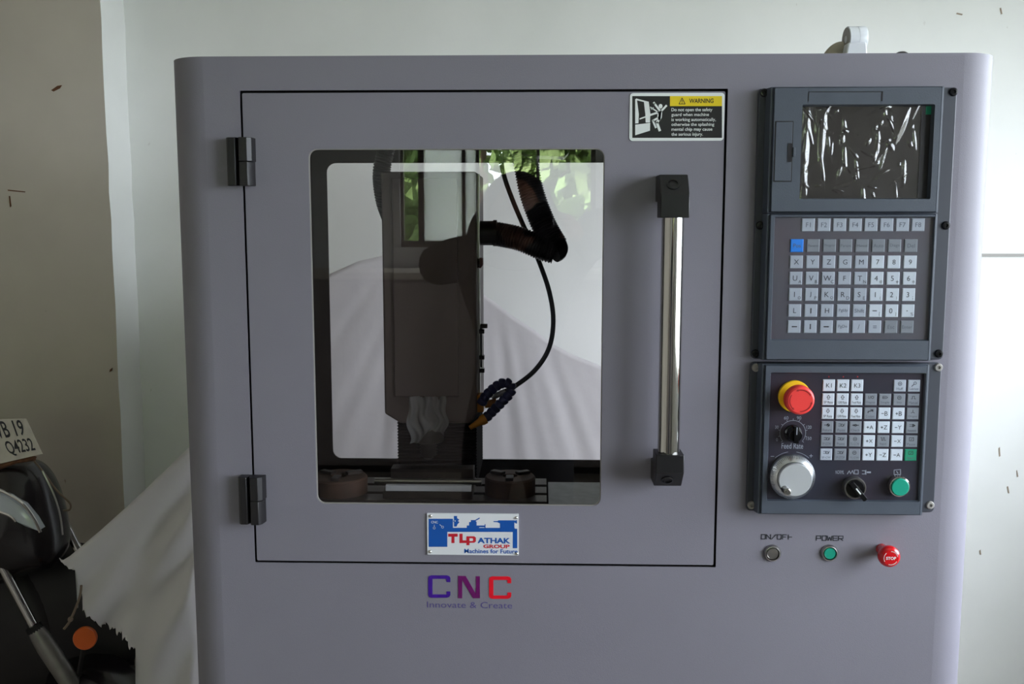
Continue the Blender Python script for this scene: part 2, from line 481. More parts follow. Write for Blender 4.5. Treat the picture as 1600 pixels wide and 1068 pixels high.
# ================================================================== the machine
DEPTH = 0.62
R = 0.055
ml = ray(272, 110).x/ray(272, 110).y
mr_ = ray(1551, 100).x/ray(1551, 100).y
XL = ml*(R+D) + R*sqrt(1+ml*ml) - R
XR = mr_*(R+D) - R*sqrt(1+mr_*mr_) + R
ZT = P(911, 89, 0).z
ZB = 0.06
mx = (XL+XR)/2
machine = empty('milling_machine', (mx, 0.3, 0))
tag(machine, 'grey enclosed milling machine with windowed front door and dark control consoles', 'machine')
GP = 'grey_powder_coat'
dl = (P(375, 143).x + P(401, 877).x)/2
dr = (P(1136, 141).x + P(1116, 884).x)/2
dt = (P(375, 143).z + P(1136, 141).z)/2
db = (P(401, 877).z + P(1116, 884).z)/2
G = 0.0034
TK = 0.003
MB().ring(rr(XL+R, ZB, XR-R, ZT, 0.0005), rr(dl-G/2, db-G/2, dr+G/2, dt+G/2, 0.0015), 0, TK).build('front_panel', GP, machine)
for s_ in (-1, 1):
    xe_ = XL if s_ < 0 else XR
    prof = []
    xc = xe_ - s_*R
    for k in range(13):
        a = (pi/2)*k/12
        prof.append((xc + s_*R*sin(a), R - R*cos(a)))
    prof.append((xe_, DEPTH))
    inn = [(xe_-s_*TK, DEPTH)]
    for k in range(12, -1, -1):
        a = (pi/2)*k/12
        inn.append((xc + s_*(R-TK)*sin(a), R - (R-TK)*cos(a)))
    mb = MB(); pl = prof + inn; n = len(prof); N = len(pl)
    b = 0
    mb.loft([[(x, y, ZB) for x, y in pl], [(x, y, ZT) for x, y in pl]], 0)
    quads = []
    for i in range(n-1):
        quads.append((i, i+1, N-2-i, N-1-i))
    mb.f += [[q for q in qd] for qd in quads] + [[N+q for q in qd][::-1] for qd in quads]
    mb.m += [0]*(2*len(quads))
    mb.build('side_panel', GP, machine)
outl = []
for s_, ks in ((1, range(0, 13)),):
    outl += [(XR-R + R*sin(pi/2*k/12), R - R*cos(pi/2*k/12)) for k in ks]
outl += [(XR, DEPTH), (XL, DEPTH)]
outl += [(XL+R - R*sin(pi/2*k/12), R - R*cos(pi/2*k/12)) for k in range(12, -1, -1)]
MB().prism(outl, ZT-0.0001, ZT+0.003, axis='Z').build('top_panel', GP, machine)
MB().prism([(x, y) for x, y in outl], ZB-0.003, ZB, axis='Z').build('base_plate', GP, machine)
for sx in (XL+0.12, XR-0.12):
    for sy in (0.12, DEPTH-0.1):
        MB().lathe((sx, sy, 0), [(0.035, 0), (0.035, 0.012), (0.014, 0.014), (0.014, ZB)], 0, (0, 0, 1)).build('foot', 'cast_iron', machine)
# back panel with its rounded opening
bx0 = (P(511, 300, DEPTH).x + P(521, 690, DEPTH).x)/2
bz1 = P(700, 254.5, DEPTH).z
bz0 = P(600, 715.5, DEPTH).z
bx1 = P(990, 400, DEPTH).x
MB().ring(rr(XL+0.003, ZB, XR-0.003, ZT-0.001, 0.0005, 6), rr(bx0, bz0, bx1, bz1, 0.018, 6), DEPTH-0.004, DEPTH).build('back_panel', 'shaded_interior_paint', machine)
# inner chamber lining
cz0 = P(700, 790, 0.3).z - 0.10
lin_ = MB()
cl, cr = XL+0.02, dr+0.06
lin_.box(cl-0.004, cl, 0.03, DEPTH-0.005, cz0, ZT-0.03)
lin_.box(cr, cr+0.004, 0.03, DEPTH-0.005, cz0, ZT-0.03)
lin_.box(cl, cr, 0.03, DEPTH-0.005, ZT-0.034, ZT-0.03)
lin_.box(cl, cr, 0.03, DEPTH-0.005, cz0, cz0+0.004)
lin_.build('chamber_lining', 'shaded_interior_paint', machine)
# added black ring that blocks light and darkens the door gap
MB().ring(rr(cl, cz0, cr, ZT-0.02, 0.0005), rr(dl+0.012, db+0.012, dr-0.012, dt-0.012, 0.002), 0.018, 0.021).build('gap_light_block', 'gap_black', machine)

# door
wl = (P(482.5, 250).x + P(494, 770).x)/2
wr_ = (P(945, 250).x + P(938.5, 770).x)/2
wt = P(715, 232).z
wbt = P(715, 788.5).z
door = MB()
inner = rr(wl, wbt, wr_, wt, 0.012, 6); outer = rr(dl+G/2, db+G/2, dr-G/2, dt-G/2, 0.002, 6)
door.ring(outer, inner, 0.0, TK)
door.ring(outer, rr(dl+0.006, db+0.006, dr-0.006, dt-0.006, 0.002, 6), TK, 0.015)
door = door.build('door', GP, machine)
door['label'] = 'grey sheet metal door'
MB().box(wl-0.015, wr_+0.015, 0.0045, 0.0085, wbt-0.015, wt+0.015).build('window_pane', 'door_acrylic', door)
MB().ring(rr(wl-0.002, wbt-0.002, wr_+0.002, wt+0.002, 0.013, 6), rr(wl+0.0012, wbt+0.0012, wr_-0.0012, wt-0.0012, 0.011, 6), 0.0012, 0.0042).build('gasket', 'fitting_grey', door)
# handle
hy = -0.042
hx = (P(1050.5, 345, hy).x + P(1045.5, 708, hy).x)/2
hr = 0.0145
zt1 = P(1050, 273, -0.03).z; zt0 = P(1050, 340, hy-0.02).z
zb1 = P(1045, 711, hy-0.02).z; zb0 = P(1045, 756, -0.03).z
MB().lathe((hx, hy, zb1-0.01), [(hr, 0), (hr, zt0-zb1+0.02)], 0, (0, 0, 1), 40).build('handle_bar', 'chrome', door)
BW = 0.0185
def bracket(za, zb_, up):
    """za: end nearest the bar, zb_: outer end; profile in (y,z)"""
    s_ = 1 if up else -1
    f = hy-0.019; r_ = hy+0.019
    h = abs(zb_-za)
    prof = [(f, za), (f, za+s_*h*0.52), (f+0.022, zb_), (0, zb_), (0, zb_-s_*h*0.62), (r_, zb_-s_*h*0.62), (r_, za)]
    mb = MB().prism(prof, hx-BW, hx+BW, 0, 'X')
    o = mb.build('handle_bracket', 'black_plastic', door, bevel=0.0012)
    return o
bracket(zt0, zt1, True); bracket(zb1, zb0, False)
for zo, zi, s_ in ((zt1, zt0, 1), (zb0, zb1, -1)):
    h = abs(zo-zi); ax = Vector((0, -0.48*h, s_*0.022)).normalized()
    c = Vector((hx-0.002, hy-0.019+0.011, (zi + s_*h*0.52 + zo)/2))
    MB().lathe(c - ax*0.004, [(0.0085, 0), (0.0085, 0.0052), (0.0065, 0.0058), (0.0065, 0.0045), (0.0042, 0.0045), (0.0042, 0.002)], 0, ax, 20).build('screw', 'knob_black', door)
# hinges
for (v0, v1, u0, um, u1) in ((214.5, 290, 353.5, 371, 393.5), (744.5, 818, 373.5, 390, 411.5)):
    hyy = -0.013
    a, m_, b = P(u0, v0, hyy).x, P(um, v0, hyy).x, P(u1, v0, hyy).x
    if v0 > 500:
        a, m_, b = [P(q, (v0+v1)/2, hyy).x for q in (u0, um, u1)]
    zt_, zb_ = P(380, v0, hyy).z, P(380, v1, hyy).z
    zm = (zt_+zb_)/2
    hg = MB().prism([(a, 0), (a, -0.014), (a+0.003, -0.017), (m_-0.003, -0.017), (m_-0.0005, -0.012), (m_-0.0005, 0)], zb_, zt_, axis='Z').build('hinge', 'hinge_black', machine, bevel=0.0006)
    for q0, q1, ex in ((zb_, zm-0.0004, 0.0), (zm+0.0004, zt_, 0.0012)):
        MB().prism([(m_, 0), (m_, -0.012), (m_+0.003, -0.019), (b-0.006, -0.019), (b-0.002+ex, -0.014), (b+ex, 0)], q0, q1, axis='Z').build('hinge_leaf', 'hinge_black', hg, bevel=0.0006)

# --- printed things placed by picture coordinates on the plane Y
def zpoly(ox, oy, sc, pts, Y):
    return [P(ox+a/sc, oy+b/sc, Y) for a, b in pts]
def zbox(ox, oy, sc, a0, b0, a1, b1, Y):
    p = P(ox+a0/sc, oy+b1/sc, Y); q = P(ox+a1/sc, oy+b0/sc, Y)
    return p.x, q.x, p.z, q.z

# warning label: zoomed view origin (970,130), factor 8.889
Z = (970, 130, 8.889)
Yl = -0.0008
wlb = MB()
x0, x1, z0, z1 = zbox(*Z, 118, 132, 1445, 800, Yl)
loop = rr(x0, z0, x1, z1, 0.0045, 5)
wlb.prism(loop, Yl, 0.0, 0)
def wpoly(pts, m, k=1):
    wlb.flat([Vector((p.x, Yl-0.00012*k, p.z)) for p in zpoly(*Z, pts, Yl)], m)
wpoly([(160, 178), (1405, 178), (1405, 758), (160, 758)], 1)
wpoly([(683, 178), (1405, 178), (1405, 318), (683, 318)], 2, 2)
# machine pictogram
wpoly([(200, 222), (225, 235), (250, 430), (245, 555), (200, 560)], 0, 2)
wpoly([(200, 225), (215, 212), (390, 258), (383, 275), (225, 238)], 0, 3)
wpoly([(320, 250), (388, 265), (410, 420), (405, 545), (345, 545), (340, 430)], 0, 2)
wpoly([(200, 575), (408, 550), (405, 658), (200, 722)], 0, 2)
wpoly([(258, 488), (340, 458), (345, 475), (262, 505)], 0, 3)
def wl_stroke(pts, wd):
    q = zpoly(*Z, pts, Yl)
    wlb.stroke([(p.x, p.z) for p in q], wd/8.889/1150, Yl-0.00036, 0)
wl_stroke([(412, 440), (520, 405)], 26); wl_stroke([(520, 405), (425, 340)], 16)
wl_stroke([(412, 330), (430, 362), (452, 338)], 12)
wl_stroke([(545, 385), (470, 285), (458, 268)], 26); wl_stroke([(560, 390), (632, 312)], 26)
wl_stroke([(545, 390), (535, 500), (500, 545), (540, 655)], 34); wl_stroke([(520, 480), (445, 520), (485, 615)], 26)
wpoly([(515, 400), (575, 385), (568, 480), (540, 520), (505, 470)], 0, 3)
hc = [(552 + 27*cos(a), 320 + 32*sin(a)) for a in [2*pi*k/16 for k in range(16)]]
wpoly(hc, 0, 3)
tri = zpoly(*Z, [(850, 205), (893, 288), (808, 288)], Yl)
wlb.stroke([(p.x, p.z) for p in tri], 0.0009, Yl-0.00036, 1, True)
ex = zpoly(*Z, [(850, 232), (850, 262), (850, 272), (850, 278)], Yl)
wlb.stroke([(ex[0].x, ex[0].z), (ex[1].x, ex[1].z)], 0.0009, Yl-0.00036, 1)
wlb.stroke([(ex[2].x, ex[2].z), (ex[3].x, ex[3].z)], 0.0009, Yl-0.00036, 1)
def wtext(t, a0, b0, a1, b1, m, bold=0.02):
    x0, x1, z0, z1 = zbox(*Z, a0, b0, a1, b1, Yl)
    wlb.text(t, x0, x1, z0, z1, Yl-0.00036, m, bold)
wtext('WARNING', 948, 212, 1288, 276, 1, 0.02)
wtext('Do not open the safety', 702, 342, 1272, 404, 0, 0.012)
wtext('guard when machine', 702, 412, 1225, 470, 0, 0.012)
wtext('is working automatically,', 702, 480, 1320, 540, 0, 0.012)
wtext('otherwise the splashing', 702, 548, 1298, 606, 0, 0.012)
wtext('mental chip may cause', 702, 614, 1272, 674, 0, 0.012)
wtext('the serious injury.', 702, 684, 1140, 744, 0, 0.012)
o = wlb.build('warning_label', ['label_white', 'label_black', 'label_yellow'], machine, smooth=0, recalc=False)
o['label'] = 'black and yellow WARNING label with falling figure'

# name plate: zoomed view origin (640,780), factor 5.935
Z = (640, 780, 5.935)
Yp = -0.0022
np_ = MB()
x0, x1, z0, z1 = zbox(*Z, 165, 134, 1012, 510, Yp)
np_.prism(rr(x0, z0, x1, z1, 0.001, 2), Yp, 0.0, 0)
def nbox(a0, b0, a1, b1, m=1, k=1):
    npoly([(a0, b0), (a1, b0), (a1, b1), (a0, b1)], m, k)
def npoly(pts, m=1, k=1):
    np_.flat([Vector((p.x, Yp-0.00012*k, p.z)) for p in zpoly(*Z, pts, Yp)], m)
nbox(176, 178, 402, 300); nbox(176, 300, 350, 438); nbox(402, 262, 840, 300)
npoly([(410, 152), (440, 152), (440, 172), (462, 186), (448, 198), (462, 210), (442, 232), (436, 250), (412, 250), (412, 214), (404, 200), (412, 190)])
nbox(418, 192, 426, 204, 0, 2)
npoly([(530, 240), (552, 240), (552, 208), (568, 208), (568, 190), (606, 190), (648, 166), (652, 176), (612, 198), (622, 208), (622, 240), (696, 240), (696, 228), (704, 228), (704, 268), (696, 268), (696, 256), (650, 256), (640, 264), (530, 264)])
npoly([(778, 200), (815, 200), (825, 192), (972, 192), (972, 300), (838, 300), (838, 222), (815, 210), (778, 208)])
nbox(838, 262, 975, 300, 1, 2)
npoly([(972, 196), (996, 190), (996, 222), (984, 222), (972, 210)]); nbox(957, 270, 998, 300); nbox(957, 300, 998, 450)
def nstroke(pts, wd):
    q = zpoly(*Z, pts, Yp); np_.stroke([(p.x, p.z) for p in q], wd/5.935/1150, Yp-0.00024, 0)
nstroke([(229, 235), (229, 255)], 5); nstroke([(280, 232), (300, 248)], 6)
for ca, cb in ((229, 263), (306, 255)):
    nstroke([(ca+10*cos(2*pi*k/10), cb+10*sin(2*pi*k/10)) for k in range(11)], 5)
def ntext(t, a0, b0, a1, b1, m, bold=0.02):
    x0, x1, z0, z1 = zbox(*Z, a0, b0, a1, b1, Yp)
    np_.text(t, x0, x1, z0, z1, Yp-0.00024, m, bold)
ntext('CNC', 200, 198, 262, 220, 0, 0.01)
# the linked red initials drawn as slabs
nbox(358, 316, 446, 344, 2); nbox(388, 344, 416, 403, 2)
nbox(462, 316, 492, 403, 2); nbox(492, 378, 560, 403, 2)
npoly([(527, 340), (600, 340), (615, 352), (615, 388), (600, 400), (556, 400), (556, 423), (527, 423)], 2, 2)
npoly([(556, 358), (582, 358), (588, 364), (588, 378), (582, 384), (556, 384)], 0, 3)
ntext('ATHAK', 630, 356, 935, 404, 1, 0.035)
ntext('GROUP', 684, 418, 928, 450, 2, 0.035)
ntext('Machines for Future', 508, 460, 1002, 496, 1, 0.02)
npo = np_.build('name_plate', ['plate_white', 'plate_blue', 'plate_red'], machine, smooth=0, recalc=False)
npo['label'] = 'white name plate with blue lathe drawing'
for a, b in ((195, 152), (990, 168), (190, 482), (995, 500)):
    p = P(640+a/5.935, 780+b/5.935, Yp)
    MB().lathe((p.x, Yp, p.z), [(0.0022, 0), (0.0021, 0.001), (0.0012, 0.0019), (0.0, 0.0022)], 0, seg=14).build('rivet', 'chrome', npo)
# CNC letters
Yc = -0.0006
def cpoly(mb, pts, m=0, Y=Yc):
    mb.prism([(p.x, p.z) for p in zpoly(*Z, pts, Y)], Y, 0.0, m)
for nm, mt, dx in (('letter_c', 'logo_violet', 0), ('letter_c', 'logo_red', 565)):
    mb = MB(); dy = 0 if dx == 0 else 10
    cpoly(mb, [(x+dx, y+dy) for x, y in [(172, 730), (178, 712), (200, 703), (345, 703), (368, 710), (378, 728), (378, 765), (342, 765), (342, 735), (212, 735), (212, 880), (342, 880), (342, 852), (378, 852), (378, 885), (368, 903), (345, 910), (200, 910), (180, 902), (172, 885)]])
    mb.build(nm, mt, machine, smooth=0)
mb = MB()
cpoly(mb, [(450, 708), (520, 708), (615, 875), (615, 712), (652, 712), (652, 915), (588, 915), (488, 745), (488, 915), (450, 915)])
mb.build('letter_n', 'logo_purple', machine, smooth=0)
mb = MB()
x0, x1, z0, z1 = zbox(*Z, 162, 952, 952, 1000, 0)
mb.text('Innovate & Create', x0, x1, z0, z1, -0.0003, 0, -0.004)
mb.build('slogan_lettering', 'logo_faint', machine, smooth=0, recalc=False)

# ------------------------------------------------------------------ consoles
YF, YB, YM = -0.007, -0.026, -0.021            # flange, bezel face, membrane
def console(name, lab, u0t, u1t, u0b, u1b, v0, v1, splits):
    """flange plate plus raised bezels"""
    x0 = (P(u0t, v0, YF).x + P(u0b, v1, YF).x)/2; x1 = (P(u1t, v0, YF).x + P(u1b, v1, YF).x)/2
    zt_ = P((u0t+u1t)/2, v0, YF).z; zb_ = P((u0b+u1b)/2, v1, YF).z
    o = MB().prism(rr(x0, zb_, x1, zt_, 0.006, 4), YF, 0.0).build(name, 'flange_plastic', machine, bevel=0.0015)
    o['label'] = lab
    return o, x0, x1, zb_, zt_
def bezel(parent, x0, x1, z0, z1, rx0, rx1, rz0, rz1, ch=0.0075, depth=0.004):
    n = 3
    L = [[(x, YF, z) for x, z in rr(x0, z0, x1, z1, 0.001, n)],
         [(x, YB+0.004, z) for x, z in rr(x0+0.003, z0, x1-0.003, z1, 0.001, n)],
         [(x, YB+0.0035, z) for x, z in rr(x0+ch-0.002, z0+0.0005, x1-ch+0.002, z1-0.0005, 0.001, n)],
         [(x, YB+0.0045, z) for x, z in rr(x0+ch-0.001, z0+0.0006, x1-ch+0.001, z1-0.0006, 0.001, n)],
         [(x, YB, z) for x, z in rr(x0+ch, z0+0.002, x1-ch, z1-0.002, 0.001, n)],
         [(x, YB, z) for x, z in rr(rx0, rz0, rx1, rz1, 0.002, n)],
         [(x, YB+depth, z) for x, z in rr(rx0+0.0015, rz0+0.0015, rx1-0.0015, rz1-0.0015, 0.0015, n)]]
    return MB().loft(L).build('bezel', 'console_plastic', parent, smooth=25)
def screw(u, v, parent, m='knob_black', inner='steel'):
    p = P(u, v, YF)
    MB().lathe((p.x, YF, p.z), [(0.0056, 0), (0.0056, 0.0012), (0.0046, 0.0028), (0.0030, 0.003), (0.0022, 0.003), (0.0022, 0.001)], 0, seg=18).build('screw', m, parent)

dc, X0, X1, Z0, Z1 = console('display_console', 'dark grey console with screen and keypad', 1184, 1495, 1175, 1475, 137, 561, None)
bx_l = (P(1197, 150, YF).x + P(1184, 550, YF).x)/2
bx_r = (P(1481, 150, YB).x + P(1459, 550, YB).x)/2
zs = P(1335, 333, YB).z
s0x, s1x = (P(1253, 165, YB).x + P(1250, 308, YB).x)/2, (P(1461, 165, YB).x + P(1454, 308, YB).x)/2
s1z, s0z = P(1355, 163, YB).z, P(1350, 311, YB).z
bezel(dc, bx_l, bx_r, zs+0.0006, Z1-0.0005, s0x, s1x, s0z, s1z, depth=0.012)
k0x, k1x = (P(1209, 345, YB).x + P(1205, 525, YB).x)/2, (P(1465, 345, YB).x + P(1450, 525, YB).x)/2
k1z, k0z = P(1335, 338, YB).z, P(1325, 532, YB).z
bezel(dc, bx_l, bx_r, Z0+0.0005, zs-0.0006, k0x, k1x, k0z, k1z)
# screen
MB().box(s0x, s1x, YB+0.011, YB+0.013, s0z, s1z).build('screen', 'screen_glass', dc)
MB().box(s1x-0.013, s1x-0.001, YB+0.0095, YB+0.011, s0z+0.001, s1z-0.001).build('screen_mask', 'label_black', dc)
MB().box(s1x-0.008, s1x+0.000, YB+0.0090, YB+0.0095, s1z-0.012, s1z-0.0015).build('status_lamp', 'key_green', dc)
# port cover and top inset on the display bezel
cx0, cx1 = P(1211, 190, YB).x, P(1240, 190, YB).x
cz1, cz0_ = P(1225, 189, YB).z, P(1225, 284, YB).z
pc = MB().ring(rr(cx0, cz0_, cx1, cz1, 0.0008, 2), rr(cx0+0.0012, cz0_+0.0012, cx1-0.0012, cz1-0.0012, 0.0006, 2), YB-0.0002, YB, 0)
pc.build('port_groove', 'label_black', dc)
MB().box(cx0+0.0013, cx1-0.0013, YB-0.0008, YB, cz0_+0.0013, cz1-0.0013).build('port_cover', 'console_plastic', dc, bevel=0.0004)
a, b = P(1231, 224, YB), P(1236, 253, YB)
MB().box(a.x, b.x, YB-0.0014, YB-0.0006, b.z, a.z).build('port_slot', 'label_black', dc)
a, b = P(1239, 230, YB), P(1242, 245, YB)
MB().box(a.x, b.x, YB-0.002, YB-0.0006, b.z, a.z).build('port_catch', 'console_plastic', dc, bevel=0.0005)
a, b = P(1263, 143, YB), P(1379, 158, YB)
tg = MB()
for q in ((a.x, b.x, a.z-0.001, a.z), (a.x, a.x+0.001, b.z, a.z), (b.x-0.002, b.x, b.z, a.z)):
    tg.box(q[0], q[1], YB-0.0003, YB, q[2], q[3])
tg.build('badge_recess', 'label_black', dc)
for u, v in ((1194, 145), (1489.5, 143.5), (1187.5, 352), (1477.5, 352), (1180, 552), (1466.5, 552)):
    screw(u, v, dc)
# wrinkled protective film over the screen
def wrinkled(x0, x1, z0, z1, y, nx, nz, ridges, amp, name, m, parent):
    rnd = random.Random(5)
    rid = []
    for _ in range(ridges):
        cx, cz = rnd.uniform(x0, x1), rnd.uniform(z0, z1)
        a = rnd.gauss(pi/2, 0.6); L = rnd.uniform(0.003, 0.015); wd = rnd.uniform(0.0010, 0.0026)
        rid.append((cx, cz, cos(a), sin(a), L, wd, rnd.uniform(0.4, 1.0)*amp))
    rid.append((x0+0.006, (z0+z1)/2, 0.03, 1, 0.06, 0.004, amp*1.6))
    rid.append((x1-0.026, z1-0.025, 0.35, 0.94, 0.022, 0.004, amp*1.8))
    rid.append((x0+0.028, z1-0.035, 0.05, 1, 0.030, 0.003, amp*1.6))
    vs_, fs = [], []
    for j in range(nz+1):
        for i in range(nx+1):
            x = x0+(x1-x0)*i/nx; z = z0+(z1-z0)*j/nz; h = 0.0
            for cx, cz, ca, sa, L, wd, am in rid:
                dx, dz = x-cx, z-cz
                p = dx*ca+dz*sa; q = -dx*sa+dz*ca
                if abs(p) < 2.2*L and abs(q) < 4*wd:
                    h += am*math.exp(-(p/L)**2)*math.exp(-(q/wd)**2)
            vs_.append((x, y-h, z))
    for j in range(nz):
        for i in range(nx):
            k = j*(nx+1)+i; fs.append((k, k+1, k+nx+2, k+nx+1))
    o = MB().add(vs_, fs).build(name, m, parent, smooth=180, recalc=False)
    return o
fo = wrinkled(s0x+0.001, s1x-0.013, s0z+0.001, s1z-0.001, YB+0.0085, 150, 110, 70, 0.0014, 'protective_film', 'clear_film', dc)
fo['label'] = 'wrinkled clear film'
# keypad
MB().box(k0x, k1x, YM-0.0002, YM+0.001, k0z, k1z).build('membrane', 'membrane_grey', dc)

def key(parent, c, hw, hh, m, draw=None):
    mb = MB(); y0, y1 = YM, YM-0.0016
    i = 0.0009
    mb.loft([[(c.x+sx*(hw), y0, c.z+sz*hh) for sx, sz in ((-1,-1),(1,-1),(1,1),(-1,1))],
             [(c.x+sx*(hw), y1+0.0006, c.z+sz*hh) for sx, sz in ((-1,-1),(1,-1),(1,1),(-1,1))],
             [(c.x+sx*(hw-i), y1, c.z+sz*(hh-i)) for sx, sz in ((-1,-1),(1,-1),(1,1),(-1,1))]], 0, False, True)
    if draw: draw(mb, c, hw, hh, y1-0.00015)
    return mb.build('key', [m, 'ink', 'ink_soft'], parent, smooth=0, recalc=False)
def lg(t, sub=None, h=0.40, m=1, bold=0.0, wide=0.7):
    def d(mb, c, hw, hh, y):
        dx = -0.14*hw if sub else 0
        mb.text(t, c.x-hw*wide+dx, c.x+hw*wide+dx, c.z-hh*h, c.z+hh*h, y, m, bold, keep=True)
        if sub:
            mb.text(sub, c.x+hw*0.40, c.x+hw*0.86, c.z-hh*0.78, c.z-hh*0.28, y, m, 0, keep=True)
    return d
def arrow_l(a, up=False, solid=True):
    def d(mb, c, hw, hh, y):
        ca, sa = cos(a), sin(a)
        pts = [(-0.4, 0.08), (-0.4, -0.08), (0.18, -0.08), (0.18, -0.13), (0.42, 0), (0.18, 0.13), (0.18, 0.08)]
        mb.flat([(c.x+hw*1.1*(x*ca-z*sa), y, c.z+hh*1.1*(x*sa+z*ca)) for x, z in pts], 1)
    return d
kw = 19.8/2*(D+YM)/F
def grid(tl, tr, bl, br, nc, nr):
    A, B, C, E = P(*tl, YM), P(*tr, YM), P(*bl, YM), P(*br, YM)
    xa, xb = (A.x+C.x)/2, (B.x+E.x)/2; za, zb = (A.z+B.z)/2, (C.z+E.z)/2
    return lambda i, j: Vector((xa+(xb-xa)*i/(nc-1), 0, za+(zb-za)*j/(nr-1)))
A, B = P(1262.5, 351.1, YM), P(1434.1, 351.0, YM)
for i in range(8):
    key(dc, A.lerp(B, i/7), kw, kw, 'key_mid', lg('F%d' % (i+1), h=0.36, m=2, bold=0.0))
gk = grid((1245.1, 383.4), (1422.9, 383.6), (1240.2, 510), (1416.7, 510.2), 8, 6)
rows = [['Pos', 'Parame', 'Progrm', 'Param', 'Manual', 'Auto', 'Diagn', 'Del'],
        ['X', 'Y', 'Z', 'G', 'M', '7', '8', '9'],
        [('U', 'A'), ('V', 'B'), ('W', 'C'), 'F', ('T', 'N'), ('4', '@'), ('5', '+'), ('6', '*')],
        [('I', 'O'), ('J', 'P'), ('K', 'Q'), ('R', 'D'), ('S', 'E'), ('1', '('), ('2', ')'), ('3', ';')],
        ['L', 'up', 'H', 'PgUp', 'Shift', ('-', '['), ('0', ']'), ('.', '%')],
        ['left', 'down', 'right', 'PgDn', '/', '=', 'Esc', 'Enter']]
for j, row in enumerate(rows):
    for i, t in enumerate(row):
        c = gk(i, j)
        m = 'key_mid'
        if j == 0: m = 'key_blue' if i == 0 else 'key_dark'
        elif i >= 5 and j <= 4: m = 'key_light'
        elif j == 5 and i >= 6: m = 'key_dark'
        if t in ('up', 'down', 'left', 'right'):
            dr_ = arrow_l({'up': pi/2, 'down': -pi/2, 'left': pi, 'right': 0}[t])
        elif isinstance(t, tuple):
            if t[0] in '-.':
                def dr_(mb, c, hw, hh, y, t=t):
                    wd = 0.34 if t[0] == '-' else 0.09
                    mb.flat([(c.x+hw*a_-0.14*hw, y, c.z+hh*b_) for a_, b_ in ((-wd, -0.07), (wd, -0.07), (wd, 0.07), (-wd, 0.07))], 1)
                    mb.text(t[1], c.x+hw*0.40, c.x+hw*0.86, c.z-hh*0.78, c.z-hh*0.22, y, 2, 0, keep=True)
            else:
                dr_ = lg(t[0], t[1])
        elif t == '=':
            def dr_(mb, c, hw, hh, y):
                for q in (0.14, -0.14):
                    mb.flat([(c.x+hw*a_, y, c.z+hh*(q+b_)) for a_, b_ in ((-0.28, -0.06), (0.28, -0.06), (0.28, 0.06), (-0.28, 0.06))], 2)
        elif len(t) > 1:
            dr_ = lg(t, h=0.3, m=2, wide=0.78, bold=0.0)
        else:
            dr_ = lg(t, h=0.38, m=2 if t == '/' else 1)
        key(dc, c, kw, kw, m, dr_)
wrinkled(k0x+0.002, k1x-0.002, k0z+0.002, k1z-0.001, YM-0.0030, 60, 44, 6, 0.0005, 'keypad_film', 'thin_film', dc)

# lower console
oc, X0, X1, Z0, Z1 = console('operator_console', 'dark console with emergency button, jog keys and handwheel', 1175, 1473, 1164, 1459, 566, 799, None)
bx_l = (P(1185, 575, YF).x + P(1175, 795, YF).x)/2
bx_r = (P(1460, 575, YB).x + P(1444, 795, YB).x)/2
o0x, o1x = (P(1204, 590, YB).x + P(1197, 775, YB).x)/2, (P(1449, 590, YB).x + P(1436, 775, YB).x)/2
o1z, o0z = P(1325, 582, YB).z, P(1320, 783, YB).z
bezel(oc, bx_l, bx_r, Z0+0.0005, Z1-0.0005, o0x, o1x, o0z, o1z)
MB().box(o0x, o1x, YM-0.0002, YM+0.001, o0z, o1z).build('membrane', 'membrane_navy', oc)
for u, v in ((1181, 574), (1466, 573.5), (1174, 788.5), (1453, 788.5)):
    screw(u, v, oc, 'fitting_grey')
gl = grid((1295, 601.8), (1428, 601.8), (1290.1, 709.5), (1421.9, 709.9), 7, 6)
kl = 18.6/2*(D+YM)/F
